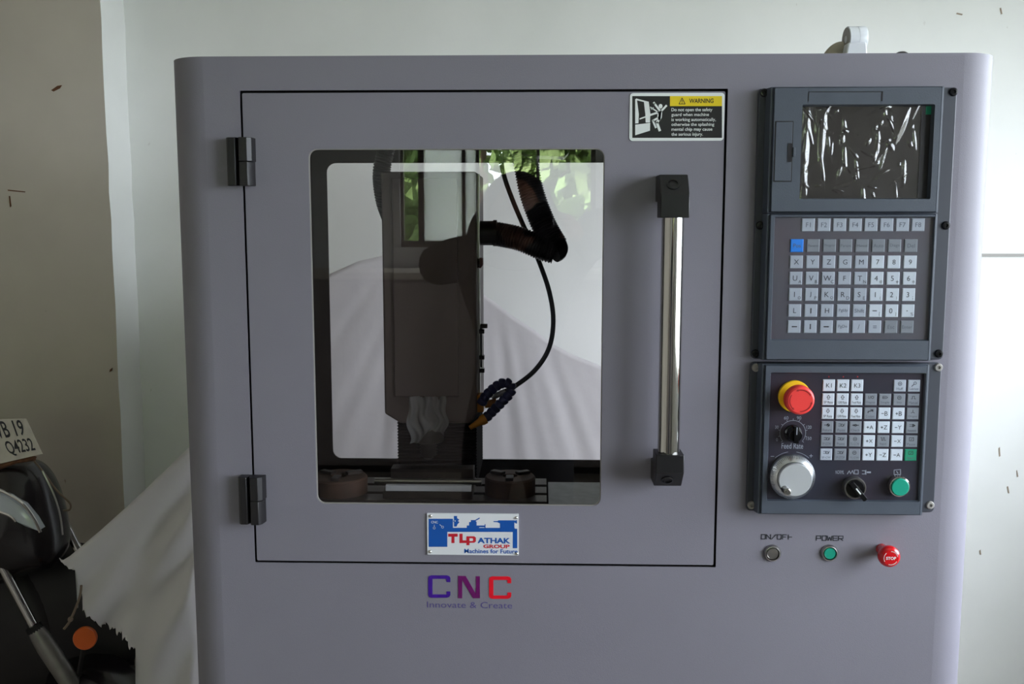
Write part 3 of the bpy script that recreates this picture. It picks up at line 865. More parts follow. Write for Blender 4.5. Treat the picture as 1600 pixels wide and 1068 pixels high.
def ic(kind, word):
    def d(mb, c, hw, hh, y):
        def S(pts, closed=False, w=0.08, m=1): mb.stroke([(c.x+hw*a_, c.z+hh*b_) for a_, b_ in pts], hw*w, y, m, closed)
        def ci(cx, cz, r, m=1): S([(cx+r*cos(2*pi*k/12), cz+r*sin(2*pi*k/12)) for k in range(12)], True, 0.08, m)
        q = 0.34
        if kind == 'up': S([(-0.13, 0.02), (-0.13, 0.34), (-0.28, 0.34), (0, 0.72), (0.28, 0.34), (0.13, 0.34), (0.13, 0.02)], True)
        if kind == 'down': S([(-0.13, 0.72), (-0.13, 0.4), (-0.28, 0.4), (0, 0.02), (0.28, 0.4), (0.13, 0.4), (0.13, 0.72)], True)
        if kind == 'circle': ci(0, q, 0.3); S([(-0.12, q), (0.12, q)], False, 0.12)
        if kind == 'magn': ci(0.14, 0.45, 0.22); S([(-0.02, 0.28), (-0.4, -0.1)], False, 0.12)
        if kind == 'io': S([(-0.4, 0.15), (-0.4, 0.6)]); S([(-0.2, 0.15), (-0.05, 0.6)]); ci(0.25, 0.38, 0.2)
        if kind == 'pen': S([(-0.4, 0.2), (0.15, 0.2), (0.42, 0.38), (0.15, 0.56), (-0.4, 0.56)], True); S([(-0.4, 0.38), (0.1, 0.38)])
        if kind == 'pulse': S([(-0.4, 0.15), (-0.2, 0.15), (-0.2, 0.6), (0.15, 0.6), (0.15, 0.15), (0.4, 0.15)])
        if kind == 'wave': S([(-0.45, 0.6), (-0.25, 0.6), (-0.25, 0.15), (-0.02, 0.15), (-0.02, 0.6), (0.2, 0.6), (0.2, 0.15), (0.45, 0.15)])
        if kind == 'tap': S([(-0.4, 0.1), (-0.35, 0.35), (0.3, 0.45), (0.3, 0.62), (0.05, 0.62)], False, 0.14); S([(0.42, 0.3), (0.42, 0.65)], False, 0.12)
        if kind == 'tri': S([(0, 0.65), (0, 0.25), (-0.3, 0.1)]); S([(0, 0.25), (0.3, 0.1)])
        if kind == 'target': ci(0.12, q, 0.24); S([(-0.5, q), (0.4, q)], False, 0.1); S([(0.05, q+0.1), (0.2, q-0.1)], False, 0.22)
        if kind == 'tool': S([(-0.5, 0.2), (-0.1, 0.2), (-0.1, 0.55), (-0.5, 0.55)]); ci(0.12, q, 0.2); S([(0.35, 0.15), (0.5, 0.6)])
        if kind == 'bolt': S([(-0.5, q), (0.5, q)], False, 0.14); ci(0, q, 0.18); S([(-0.3, q+0.16), (-0.3, q-0.16)])
        if kind == 'box': S([(-0.35, 0.1), (0.35, 0.1), (0.35, 0.65), (-0.35, 0.65)], True); S([(-0.1, 0.22), (0.15, 0.5)])
        if kind == 'in': S([(-0.45, 0.2), (0.1, 0.2)]); S([(-0.45, 0.5), (0.1, 0.5)]); S([(0.1, 0.15), (0.45, 0.35), (0.1, 0.55)], True, 0.16)
        mb.text(word, c.x-hw*0.74, c.x+hw*0.74, c.z-hh*0.72, c.z-hh*0.28, y, 1 if kind in ('up', 'down') else 2, 0.0, keep=len(word) < 6)
    return d
big = lambda t: lg(t, h=0.36, wide=0.6, bold=0.0)
def axis_key(t):
    def d(mb, c, hw, hh, y):
        mb.flat([(c.x+hw*a_, y, c.z+hh*b_) for a_, b_ in ((-0.52, -0.05), (-0.1, -0.05), (-0.1, 0.05), (-0.52, 0.05))], 1)
        if t[0] == '+':
            mb.flat([(c.x+hw*(a_-0.31), y-0.00005, c.z+hh*b_) for a_, b_ in ((-0.05, -0.21), (0.05, -0.21), (0.05, 0.21), (-0.05, 0.21))], 1)
        mb.text(t[1], c.x-hw*0.02, c.x+hw*0.6, c.z-hh*0.38, c.z+hh*0.38, y, 1, 0, keep=True)
    return d
K, M_, Dk = 'key_light', 'key_mid', 'key_dark'
lower = [[(K, big('K1')), (K, big('K2')), (K, big('K3')), None, None, (M_, ic('circle', 'Huff')), (M_, ic('magn', 'Lubricat'))],
         [(K, ic('up', 'SP Rate')), (K, ic('up', 'G00 Rate')), (K, ic('up', 'Feed Rate')), (Dk, ic('io', 'Diagnos')), (Dk, ic('pen', 'Single')), (Dk, ic('circle', 'Step')), (Dk, ic('pulse', 'Manual'))],
         [(K, ic('down', 'SP Rate')), (K, ic('down', 'G00 Rate')), (K, ic('down', 'Feed Rate')), (Dk, ic('tap', 'Coolant')), (K, axis_key('-B')), (K, axis_key('+B')), (Dk, ic('tri', 'Origins'))],
         [(Dk, ic('target', 'Return')), (Dk, ic('tool', 'Point')), (Dk, ic('bolt', 'Check')), (K, axis_key('+A')), (K, axis_key('+Z')), (K, axis_key('-Y')), (Dk, ic('in', 'Automatic'))],
         [(Dk, ic('tool', 'SP-CCW')), (Dk, ic('tool', 'Point')), (Dk, ic('circle', 'TL-CCW')), (K, axis_key('+X')), (Dk, ic('wave', 'Rapid')), (K, axis_key('-X')), (Dk, ic('box', 'Pause'))],
         [(M_, ic('tool', 'SP-CW')), (Dk, ic('tool', 'SP-STOP')), (Dk, ic('circle', 'TL-CW')), (K, axis_key('+Y')), (K, axis_key('-Z')), (K, axis_key('-A')), ('key_green', ic('box', 'Start'))]]
for j, row in enumerate(lower):
    for i, q in enumerate(row):
        if q: key(oc, gl(i, j), kl, kl, q[0], q[1])
for u in (1295, 1317.5, 1340):
    p = P(u, 588.2, YM); MB().lathe((p.x, YM, p.z), [(0.0009, 0), (0.0009, 0.0004), (0.0, 0.0006)], 0, seg=10).build('indicator_lamp', 'red_plastic_dark', oc)
# emergency button
pb = P(1240.5, 618.5, YM)
eb = MB().lathe((pb.x, YM, pb.z), [(0.0215, 0), (0.0215, 0.003), (0.0205, 0.0042)], 0, seg=40).build('emergency_button', 'yellow_plastic', oc)
eb['label'] = 'red mushroom button on yellow ring'
ph = P(1249.5, 621.5, YM-0.034)
hcx, hcz = pb.x, pb.z
emb = MB().lathe((hcx, YM, hcz), [(0.009, 0.003), (0.009, 0.016), (0.018, 0.019), (0.0192, 0.022), (0.0192, 0.030), (0.0182, 0.0335), (0.0160, 0.0352), (0.0, 0.0352)], 0, seg=44)
ya = YM-0.0354
for a0 in (0.5, 0.5+2*pi/3, 0.5+4*pi/3):
    emb.stroke([(hcx+0.0142*cos(a0+1.35*k/10), hcz+0.0142*sin(a0+1.35*k/10)) for k in range(11)], 0.0012, ya, 1)
    a1 = a0+1.35
    emb.flat([(hcx+r_*cos(a1+d_), ya, hcz+r_*sin(a1+d_)) for r_, d_ in ((0.0126, -0.03), (0.0160, -0.03), (0.0143, 0.2))], 1)
emb.build('emergency_head', ['red_plastic', 'red_plastic_dark'], oc)
# feed rate knob with its printed scale
pk = P(1238.5, 676, YM)
kb = MB().lathe((pk.x, YM, pk.z), [(0.0115, 0), (0.0115, 0.004), (0.0098, 0.006), (0.0090, 0.016), (0.0082, 0.0175), (0, 0.0175)], 0, seg=28)
kb.box(pk.x-0.003, pk.x+0.003, YM-0.0215, YM-0.012, pk.z-0.0098, pk.z+0.0125)
kb.box(pk.x-0.0006, pk.x+0.0006, YM-0.0217, YM-0.0214, pk.z+0.002, pk.z+0.0122, 1)
kb.build('feed_rate_knob', ['knob_black', 'print_white'], oc, bevel=0.0006)
pr = MB(); ym = YM-0.0005
px = (D+YM)/F                                  # metres per picture pixel on the console
arc = [(pk.x+0.0172*cos(a), pk.z+0.0172*sin(a)) for a in [radians(-40+260*k/24) for k in range(25)]]
pr.stroke(arc, 0.0006, ym)
for k in range(11):
    a = radians(-40+260*k/10); r0 = 0.0172; r1 = 0.0196
    pr.stroke([(pk.x+r0*cos(a), pk.z+r0*sin(a)), (pk.x+r1*cos(a), pk.z+r1*sin(a))], 0.0006, ym)
def ptext(t, u0, v0, u1, v1, bold=0.0, keep=False):
    a, b = P(u0, v1, ym), P(u1, v0, ym)
    pr.text(t, a.x, b.x, a.z, b.z, ym, 0, bold, keep)
ptext('60', 1225, 650, 1232, 655); ptext('90', 1245, 650, 1252, 655); ptext('30', 1211, 664.5, 1216.5, 669.5)
ptext('120', 1260, 664.5, 1268, 669.5); ptext('0', 1212.5, 684, 1215.5, 689); ptext('150', 1259.5, 682, 1268, 687)
ptext('Feed Rate', 1221, 692, 1255, 700.5)
pr.build('feed_scale_print', 'print_white', oc, smooth=0, recalc=False)['kind'] = 'stuff'; pr = MB()
# hand wheel marks
pw = P(1236.5, 743, YM)
ptext('+', 1264.5, 709, 1270, 714.5)
a = P(1207, 712.5, ym); pr.box(a.x-0.0022, a.x+0.0022, ym, ym+0.0002, a.z-0.0003, a.z+0.0003)
for a0, a1 in ((100, 132), (48, 80)):
    pr.stroke([(pw.x+0.0335*cos(radians(a0+(a1-a0)*k/8)), pw.z+0.0335*sin(radians(a0+(a1-a0)*k/8))) for k in range(9)], 0.0006, ym)
pr.build('handwheel_print', 'print_white', oc, smooth=0, recalc=False)['kind'] = 'stuff'; pr = MB()
ptext('NORML', 1305.5, 734.5, 1319, 740); 
def pic(pts, wd=1.0, closed=False): pr.stroke([(P(u, v, ym).x, P(u, v, ym).z) for u, v in pts], wd*px, ym, 0, closed)
pic([(1324, 740), (1327, 735), (1329, 740), (1332, 734.5), (1334, 740)]); pic([(1335, 734), (1341, 734), (1341, 740), (1335, 740)], closed=True)
pic([(1347, 735), (1352, 735), (1352, 740), (1347, 740)]); pic([(1353, 734), (1353, 741)]); pic([(1355, 737.5), (1360, 737.5)], 2.5)
pr.build('selector_print', 'print_white', oc, smooth=0, recalc=False)['kind'] = 'stuff'; pr = MB()
pic([(1397, 734), (1407, 733), (1407, 741), (1397, 741)], closed=True); pic([(1401, 736), (1403, 739)], 1.2)
pr.build('button_print', 'print_white', oc, smooth=0, recalc=False)
# handwheel
hw_ = MB().lathe((pw.x, YM, pw.z), [(0.0305, 0), (0.0305, 0.006), (0.0298, 0.0075), (0.0235, 0.014), (0.0228, 0.0145)], 0, seg=56, cap1=False)
hwo = hw_.build('handwheel', 'brushed_aluminium', oc)
hwo['label'] = 'silver pulse handwheel'
MB().lathe((pw.x, YM, pw.z), [(0.0222, 0.012), (0.0222, 0.0215), (0.0214, 0.0225), (0, 0.0225)], 0, seg=48).build('handwheel_face', 'silver_face', oc)
pg = P(1228.5, 766.5, YM-0.03)
MB().lathe((pg.x, YM-0.0222, pg.z), [(0.0052, 0), (0.0044, 0.003), (0.0048, 0.012), (0.0052, 0.0135), (0.0038, 0.014), (0.0038, 0.0128), (0.0018, 0.0128), (0.0018, 0.0138), (0, 0.0138)], 0, seg=20).build('handwheel_grip', 'steel', oc)
tk = MB()
for k in range(60):
    a = radians(40 + 280*k/60 - 50)
    r0, r1 = 0.0268, 0.0296 if k % 5 else 0.0300
    def pt(r_):
        yy = YM - 0.0075 - (0.0298-r_)/(0.0298-0.0235)*0.0065 - 0.0002
        return Vector((pw.x+r_*cos(a), yy, pw.z+r_*sin(a)))
    p0, p1 = pt(r0 if k % 5 else 0.0258), pt(r1 - 0.0004)
    t_ = Vector((-sin(a), 0, cos(a)))*0.00022
    tk.flat([p0-t_, p0+t_, p1+t_, p1-t_])
tk.build('handwheel_scale', 'ink', oc, smooth=0, recalc=False)
# selector switch and green button
ps_ = P(1332.5, 759.5, YM)
MB().lathe((ps_.x, YM, ps_.z), [(0.0150, 0), (0.0150, 0.009), (0.0142, 0.011), (0.0128, 0.011), (0.0122, 0.008), (0, 0.008)], 0, seg=36).build('selector_ring', 'steel', oc)
sl = MB(); ca, sa = cos(radians(-50)), sin(radians(-50))
def so(a_, b_): return (ps_.x + a_*ca - b_*sa, ps_.z + a_*sa + b_*ca)
sl.lathe((ps_.x, YM, ps_.z), [(0.0118, 0.006), (0.0118, 0.011), (0, 0.011)], 0, seg=30)
sl.prism([so(-0.0125, -0.003), so(0.0165, -0.003), so(0.0175, 0), so(0.0165, 0.003), so(-0.0125, 0.003)], YM-0.022, YM-0.008)
sl.prism([so(-0.004, -0.0009), so(0.006, -0.0009), so(0.006, 0.0009), so(-0.004, 0.0009)], YM-0.0223, YM-0.0219, 1)
sl.build('selector_switch', ['knob_black', 'label_white'], oc, bevel=0.0006)
pgn = P(1401.5, 757, YM)
MB().lathe((pgn.x, YM, pgn.z), [(0.0142, 0), (0.0142, 0.008), (0.0136, 0.0105), (0.0122, 0.0108), (0.0118, 0.008)], 0, seg=36, cap1=False).build('button_ring', 'chrome', oc)
MB().lathe((pgn.x, YM, pgn.z), [(0.0118, 0.006), (0.0118, 0.0125), (0.0108, 0.0135), (0, 0.0135)], 0, seg=36).build('start_button', 'green_plastic', oc)

# ------------------------------------------------------------------ buttons below the consoles
GL = {'O': [[(0.1, 0), (0.9, 0), (1, 0.15), (1, 1), (0, 1)], [(0.1, 0), (0.1, 0.9)]], 'N': [[(0, 0), (0, 1), (1, 0), (1, 1)]], '/': [[(0, 0), (1, 1)]],
      'F': [[(0.1, 0), (0.1, 1), (1, 1)], [(0.1, 0.5), (0.8, 0.5)]], 'f': [[(0.2, 0), (0.2, 1)], [(0.2, 0.5), (1, 0.5)]], 'P': [[(0, 0), (0, 1), (1, 1), (1, 0.42), (0, 0.42)]],
      'W': [[(0, 1), (0.15, 0), (0.5, 0.7), (0.85, 0), (1, 1)]], 'E': [[(1, 0), (0, 0), (0, 1), (1, 1)], [(0, 0.5), (0.9, 0.5)]], 'R': [[(0, 0), (0, 1), (1, 1), (1, 0.45), (0, 0.45)], [(0.45, 0.45), (1, 0)]]}
def ptxt(name, t, u0, v0, u1, v1, m):
    a, b = P(u0, v1, 0), P(u1, v0, 0); n = len(t); cw_ = (b.x-a.x)/n; mb = MB()
    for k, ch_ in enumerate(t):
        for st_ in GL[ch_]:
            mb.stroke([(a.x+cw_*(k+0.1+0.8*x), a.z+(b.z-a.z)*z) for x, z in st_], 0.0013, -0.0004)
    mb.build(name, m, machine, smooth=0, recalc=False)
ptxt('switch_lettering', 'ON/OFf', 1188, 835, 1238, 841.5, 'ink')
ptxt('switch_lettering', 'POWER', 1274.5, 837, 1318, 843.5, 'ink')
def ringbtn(u, v, name, m):
    p = P(u, v, 0)
    o = MB().lathe((p.x, 0, p.z), [(0.0120, 0), (0.0120, 0.0015), (0.0105, 0.0045), (0.0092, 0.0048), (0.0086, 0.0030), (0.0086, 0.001)], 0, seg=36, cap1=False).build(name, 'steel', machine)
    MB().lathe((p.x, 0, p.z), [(0.0088, 0.0005), (0.0088, 0.001), (0.0082, 0.001)], 0, seg=30).build('button_gap', 'label_black', o)
    MB().lathe((p.x, 0, p.z), [(0.0078, 0.001), (0.0078, 0.0036), (0.0072, 0.0042), (0, 0.0040)], 0, seg=30).build('button_cap', m, o)
    return o
ringbtn(1206.5, 863.3, 'on_off_button', 'steel')
ringbtn(1295.5, 863.0, 'power_lamp', 'green_plastic')
p = P(1377.5, 857.5, 0)
st = MB().lathe((p.x, 0, p.z), [(0.008, 0), (0.008, 0.020), (0.0125, 0.022), (0.0146, 0.026), (0.0146, 0.030), (0.0135, 0.034), (0.0105, 0.0365), (0, 0.0372)], 0, seg=44)
sx_, sz_, ys_ = p.x, p.z, -0.0376
st.text('STOP', sx_-0.0066, sx_+0.0066, sz_-0.0021, sz_+0.0021, ys_, 1, 0.02)
for a0 in (0.25, 0.25+2*pi/3, 0.25+4*pi/3):
    st.stroke([(sx_+0.0092*cos(a0+1.3*k/9), sz_+0.0092*sin(a0+1.3*k/9)) for k in range(10)], 0.0008, ys_+0.0006, 1)
so_ = st.build('stop_button', ['red_gloss', 'label_white'], machine)
so_['label'] = 'glossy red STOP button'

# ------------------------------------------------------------------ inside the chamber
YC = 0.30
hl, hrr = P(598, 450, YC).x, P(744.5, 450, YC).x
ht = P(670, 268, YC).z; hb = P(670, 661, YC).z; hch = P(600, 646, YC).z
wd = hrr-hl
sp = MB().prism([(hl, ht), (hrr, ht), (hrr, hch), (hrr-0.012, hb), (hl+0.026, hb), (hl, hch)], YC, 0.50)
sp = sp.build('spindle_head', 'head_paint', machine, bevel=0.003)
MB().box(hl+0.018, hrr-0.03, YC-0.006, YC, hch+0.03, ht-0.01).build('head_cover', 'head_paint', sp, bevel=0.002)
bl, br_ = P(622, 690, YC+0.04).x, P(746, 690, YC+0.04).x
b1, b0 = P(680, 659, YC+0.04).z, P(680, 752, YC+0.04).z
mb = MB(); nf = 20
lp = []
for k in range(nf*2+1):
    z = b1 + (b0-b1)*k/(nf*2); e = 0.0022 if k % 2 else 0
    lp.append([(bl+e, YC+0.03+e, z), (br_-e, YC+0.03+e, z), (br_-e, 0.50, z), (bl+e, 0.50, z)])
mb.loft(lp, 0, True, True)
mb.build('bellows', 'bellows_black', machine, smooth=0)
# spindle nose with its plastic wrap
pn = P(668, 665, YC+0.02)
nzb = P(668, 722, YC+0.02).z
MB().lathe((pn.x, YC+0.045, nzb), [(0.012, 0), (0.020, 0.012), (0.020, 0.03), (0.030, 0.034), (0.030, pn.z-nzb)], 0, (0, 0, 1), 28).build('spindle_nose', 'steel', sp)
mb = MB(); lp = []
rnd = random.Random(3)
zt_, zb_ = P(668, 617, YC).z, P(668, 690, YC).z
xa, xb = P(640, 650, YC).x, P(699, 650, YC).x
nx, nz = 26, 16
vs_, fs = [], []
for j in range(nz+1):
    for i in range(nx+1):
        t, s_ = j/nz, i/nx
        x = xa+(xb-xa)*s_ + 0.006*sin(9*t+2*s_)*t
        y = YC-0.008-0.008*t - 0.007*sin(14*s_+3*t)-0.004*sin(31*s_-5*t) - rnd.uniform(0, 0.0012)
        vs_.append((x, y, zt_+(zb_-zt_)*t*(0.85+0.15*sin(5*s_+1))))
for j in range(nz):
    for i in range(nx):
        k = j*(nx+1)+i; fs.append((k, k+1, k+nx+2, k+nx+1))
o = MB().add(vs_, fs).build('plastic_wrap', 'glint_film', sp, smooth=180, recalc=False)
# corrugated hoses
def corrugated(pts, r, pitch=0.0046, amp=0.0011):
    path = smooth_path(pts, 24)
    out = [path[0]]; acc = 0; res = [path[0]]
    step = pitch/4
    # resample evenly
    d = 0
    for a_, b_ in zip(path[:-1], path[1:]):
        L = (b_-a_).length; t = step-d
        while t <= L:
            res.append(a_+(b_-a_)*(t/L)); t += step
        d = L-(t-step)
    rs = [r + (amp if k % 4 in (0, 1) else -amp*0.6) for k in range(len(res))]
    return res, rs
Yh = 0.33
pts = [P(u, v, y_) for u, v, y_ in ((818, 222, 0.36), (823, 262, 0.355), (832, 305, 0.35), (850, 352, 0.34), (868, 384, 0.33), (866, 393, 0.325), (848, 388, 0.325), (812, 373, 0.33), (785, 367, 0.34), (772, 365, 0.345))]
# the free run of the hose
pa, ra = corrugated(pts[:5], 0.0205)
pb_, rb = corrugated(pts[5:], 0.0195)
mb = MB(); mb.tube(pa, ra, 0, 16); mb.tube(pb_, rb, 0, 16)
q = smooth_path([pa[-3], P(869, 389, 0.328), pb_[2]], 8); mb.tube(q, 0.0202, 0, 16)
mb.build('corrugated_hose', 'hose_black', machine, smooth=50)
a, b = P(745, 364, 0.345), P(777, 364, 0.345)
cpl = MB().lathe((hrr-0.002, 0.345, a.z), [(0.019, 0), (0.019, 0.006), (0.0205, 0.006), (0.0205, 0.028), (0.0222, 0.028), (0.0222, 0.034), (0.018, 0.034)], 0, (1, 0, 0), 26)
cpl.build('hose_coupling', 'hose_black', machine)
gx0, gx1 = P(797, 235, 0.36).x, P(889, 235, 0.36).x
gz = P(840, 243, 0.36).z
MB().prism([(gx0, gz+0.006), (gx0+0.006, gz), (gx1-0.008, gz-0.004), (gx1, gz+0.004), (gx1, ZT-0.035), (gx0, ZT-0.035)], 0.33, 0.42).build('hose_gland', 'hose_black', machine, bevel=0.002)
pts = [P(u, v, y_) for u, v, y_ in ((606, 222, 0.42), (597, 262, 0.42), (597, 290, 0.43), (602, 318, 0.44), (614, 350, 0.46))]
pa, ra = corrugated(pts, 0.0150)
MB().tube(pa, ra, 0, 16).build('corrugated_hose', 'hose_black', machine, smooth=50)
cab = smooth_path([P(u, v, y_) for u, v, y_ in ((780, 225, 0.40), (786, 268, 0.39), (800, 310, 0.385), (822, 362, 0.38), (842, 408, 0.37), (858, 455, 0.36), (864.5, 500, 0.35), (858, 543, 0.34), (836, 578, 0.33), (803, 604, 0.325), (783, 614, 0.32))], 10)
MB().tube(cab, 0.0042, 0, 12).build('coolant_cable', 'hose_black', machine, smooth=60)
MB().tube([P(790, 611, 0.321), P(768, 621, 0.318)], 0.005, 0, 12).build('cable_ferrule', 'steel', machine)
# coolant mount, jointed hose and nozzle
a, b = P(744, 613, 0.33), P(757, 640, 0.33)
ch = MB().box(hrr-0.001, b.x, 0.305, 0.335, b.z, a.z).build('coolant_block', 'coolant_orange', machine, bevel=0.002)
a = P(757, 632, 0.31); b = P(776, 628, 0.312)
MB().tube([a, b], [0.006, 0.0075], 0, 12).build('valve_spigot', 'coolant_orange', ch)
pth = smooth_path([P(u, v, y_) for u, v, y_ in ((752.5, 630, 0.285), (756, 622, 0.282), (766, 611, 0.28), (780, 600, 0.28), (792, 597, 0.28), (800, 603, 0.279), (798, 613, 0.278), (789, 623, 0.276), (776, 636, 0.274), (764, 648, 0.272), (758, 654, 0.27))], 12)
L = [0]
for a_, b_ in zip(pth[:-1], pth[1:]): L.append(L[-1]+(b_-a_).length)
nseg = 15
def at_len(s_):
    for k in range(len(L)-1):
        if L[k+1] >= s_: return pth[k].lerp(pth[k+1], (s_-L[k])/max(1e-9, L[k+1]-L[k]))
    return pth[-1]
for k in range(nseg):
    c0, c1 = at_len(L[-1]*k/nseg), at_len(L[-1]*(k+1)/nseg)
    ax = (c1-c0)
    ln = ax.length
    MB().lathe(c0 - ax*0.12, [(0.0045, 0), (0.0082, ln*0.15), (0.0088, ln*0.5), (0.0078, ln*0.9), (0.0055, ln*1.25)], 0, ax, 14).build('hose_joint', 'coolant_blue', ch)
c0, c1 = P(758.5, 653.5, 0.27), P(734, 668, 0.262)
ax = c1-c0; ln = ax.length
MB().lathe(c0, [(0.0088, 0), (0.0086, ln*0.22), (0.0062, ln*0.36), (0.0040, ln*0.9), (0.0038, ln), (0.0022, ln), (0.0022, ln*0.9)], 0, ax, 18).build('nozzle', 'coolant_orange', ch)
# oiler and limit dogs on the side of the head
a, b = P(745, 402, 0.34), P(755.5, 419, 0.34)
MB().prism([(hrr-0.001, b.z), (hrr+0.006, b.z+0.001), (b.x, b.z+0.006), (b.x, a.z), (hrr-0.001, a.z)], 0.325, 0.345).build('oiler', 'oiler_brown', sp, bevel=0.001)
zr1, zr0 = P(748, 506, 0.33).z, P(748, 572, 0.33).z
MB().box(hrr-0.001, hrr+0.004, 0.325, 0.333, P(748, 640, 0.33).z, P(748, 272, 0.33).z).build('lit_edge_strip', 'steel', sp)  # added steel strip stands for light on the head's side face
xr_ = P(747.5, 540, 0.32).x
MB().tube([(hrr+0.006, 0.32, zr0), (hrr+0.006, 0.32, zr1)], 0.0016, 0, 8).build('dog_rod', 'knob_black', sp)
for v in (517, 557.5, 578):
    a = P(752, v, 0.32)
    MB().box(hrr+0.003, hrr+0.012, 0.313, 0.325, a.z-0.0035, a.z+0.0035).build('limit_dog', 'knob_black', sp, bevel=0.0006)
a = P(756, 509, 0.32)
MB().box(hrr+0.005, hrr+0.017, 0.315, 0.325, a.z-0.0036, a.z+0.0036).build('limit_switch', 'cast_iron', sp, bevel=0.001)
# table and tray
ztab = P(846, 752, 0.26).z
tx1 = P(854, 765, 0.2).x; tx0 = dl+0.02
tb = MB()
slots = [0.135, 0.185, 0.235]
ys = [0.095]
prof = [(0.10, ztab-0.06), (0.10, ztab)]
for s_ in slots:
    prof += [(s_-0.007, ztab), (s_-0.007, ztab-0.012), (s_-0.012, ztab-0.012), (s_-0.012, ztab-0.022), (s_+0.012, ztab-0.022), (s_+0.012, ztab-0.012), (s_+0.007, ztab-0.012), (s_+0.007, ztab)]
prof += [(0.28, ztab), (0.28, ztab-0.06)]
mb = MB().prism(prof, tx0, tx1, 0, 'X')
tbl = mb.build('work_table', 'table_iron', machine, smooth=0)
MB().box(tx0+0.03, tx1-0.03, 0.12, 0.26, cz0+0.004, ztab-0.06).build('table_saddle', 'cast_iron', tbl)
MB().box(tx1+0.003, cr-0.004, 0.08, 0.28, ztab-0.012, ztab-0.006).build('chip_tray', 'tray_metal', machine)
MB().box(tx1+0.03, tx1+0.05, 0.12, 0.24, cz0+0.004, ztab-0.012).build('tray_leg', 'shaded_interior_paint', machine)

# things standing on the table
def chuck(u, v, r, h, lab, small):
    c = P(u, v, 0.19); c.z = ztab
    t = empty('round_fixture', (c.x, 0.19, ztab)); tag(t, lab, 'fixture')
    MB().lathe((c.x, 0.19, ztab), [(r, 0), (r, h*0.9), (r-0.002, h), (0.012, h), (0.012, h*0.6)], 0, (0, 0, 1), 44).build('disc', 'fixture_brown', t)
    for k in range(3):
        a = radians(30+120*k)
        d = Vector((cos(a), sin(a), 0)); e = Vector((-sin(a), cos(a), 0))
        q = [Vector((c.x, 0.19, 0)) + d*x + e*y for x, y in ((0.012, -0.006), (r*0.85, -0.006), (r*0.85, 0.006), (0.012, 0.006))]
        MB().prism([(p.x, p.y) for p in q], ztab+h, ztab+h+small, axis='Z').build('jaw', 'cast_iron', t, bevel=0.001)
    return t
chuck(531, 765, 0.044, 0.026, 'rusty round fixture at the hinge side of the machine table', 0.005)
chuck(797, 765, 0.040, 0.028, 'dark round fixture beside the grey chip tray', 0.005)
vz = empty('machine_vise', (P(668, 765, 0.19).x, 0.19, ztab)); tag(vz, 'machine vise with pale bar between two round fixtures', 'vise')
a, b = P(598, 765, 0.15).x, P(738, 765, 0.15).x
MB().box(a, b, 0.15, 0.24, ztab, ztab+0.012).build('vise_base', 'cast_iron', vz, bevel=0.001)
MB().box(a+0.004, b-0.002, 0.152, 0.162, ztab+0.012, ztab+0.021).build('jaw_bar', 'fitting_white', vz, bevel=0.0006)
MB().box(a+0.004, b-0.002, 0.205, 0.235, ztab+0.012, ztab+0.034).build('jaw', 'cast_iron', vz, bevel=0.001)
MB().tube([(a-0.02, 0.195, ztab+0.016), (b+0.012, 0.195, ztab+0.016)], 0.005, 0, 12).build('screw_spindle', 'steel', vz)

# ------------------------------------------------------------------ on top of the machine
Yt = 0.16
ZTop = ZT+0.003
c0 = P(1322, 61.5, Yt); c1 = P(1353, 61, Yt)
fit = empty('pipe_fitting', (c0.x, Yt, ZTop)); tag(fit, 'white plastic conduit fitting with beige elbow on the machine roof', 'fitting')
s_ = P(1322, 40, Yt).z - P(1322, 60, Yt).z
ax = Vector((1, 0.04, 0.02)).normalized()
cc = Vector((c0.x, Yt, c0.z))
ln = (c1.x-c0.x)/ax.x*0.93
MB().lathe(cc, [(s_*0.93, 0), (s_, 0.001), (s_, ln*0.5), (s_*0.985, ln*0.51), (s_*0.985, ln*0.53), (s_, ln*0.54), (s_, ln*0.93), (s_*0.95, ln)], 0, ax, 36).build('cap', 'fitting_white', fit)
MB().lathe(cc, [(s_*0.30, -0.0006), (s_*0.9, -0.0006), (s_*0.9, 0.001)], 0, ax, 30, cap0=False).build('cap_end', 'fitting_grey', fit)
nx0, nx1 = P(1313, 80, Yt).x, P(1352, 80, Yt).x
MB().prism([(nx0, ZTop), (nx1, ZTop), (nx1-0.004, c0.z-s_*0.4), (nx0+0.006, c0.z-s_*0.4)], Yt-0.018, Yt+0.004).build('neck', 'fitting_white', fit, bevel=0.002)
ex0 = P(1282, 88, Yt+0.01).x; ex1 = P(1318, 66, Yt+0.01).x
mb = MB(); path = []
rz = P(1316, 64, Yt).z - ZTop
for k in range(13):
    a = pi/2*k/12
    path.append((ex1 - (ex1-ex0-0.010)*cos(a), Yt+0.014, ZTop + max(0, rz-0.009)*sin(a)))
mb.tube(path, 0.011, 0, 18)
mb.build('elbow', 'fitting_beige', fit, smooth=60)
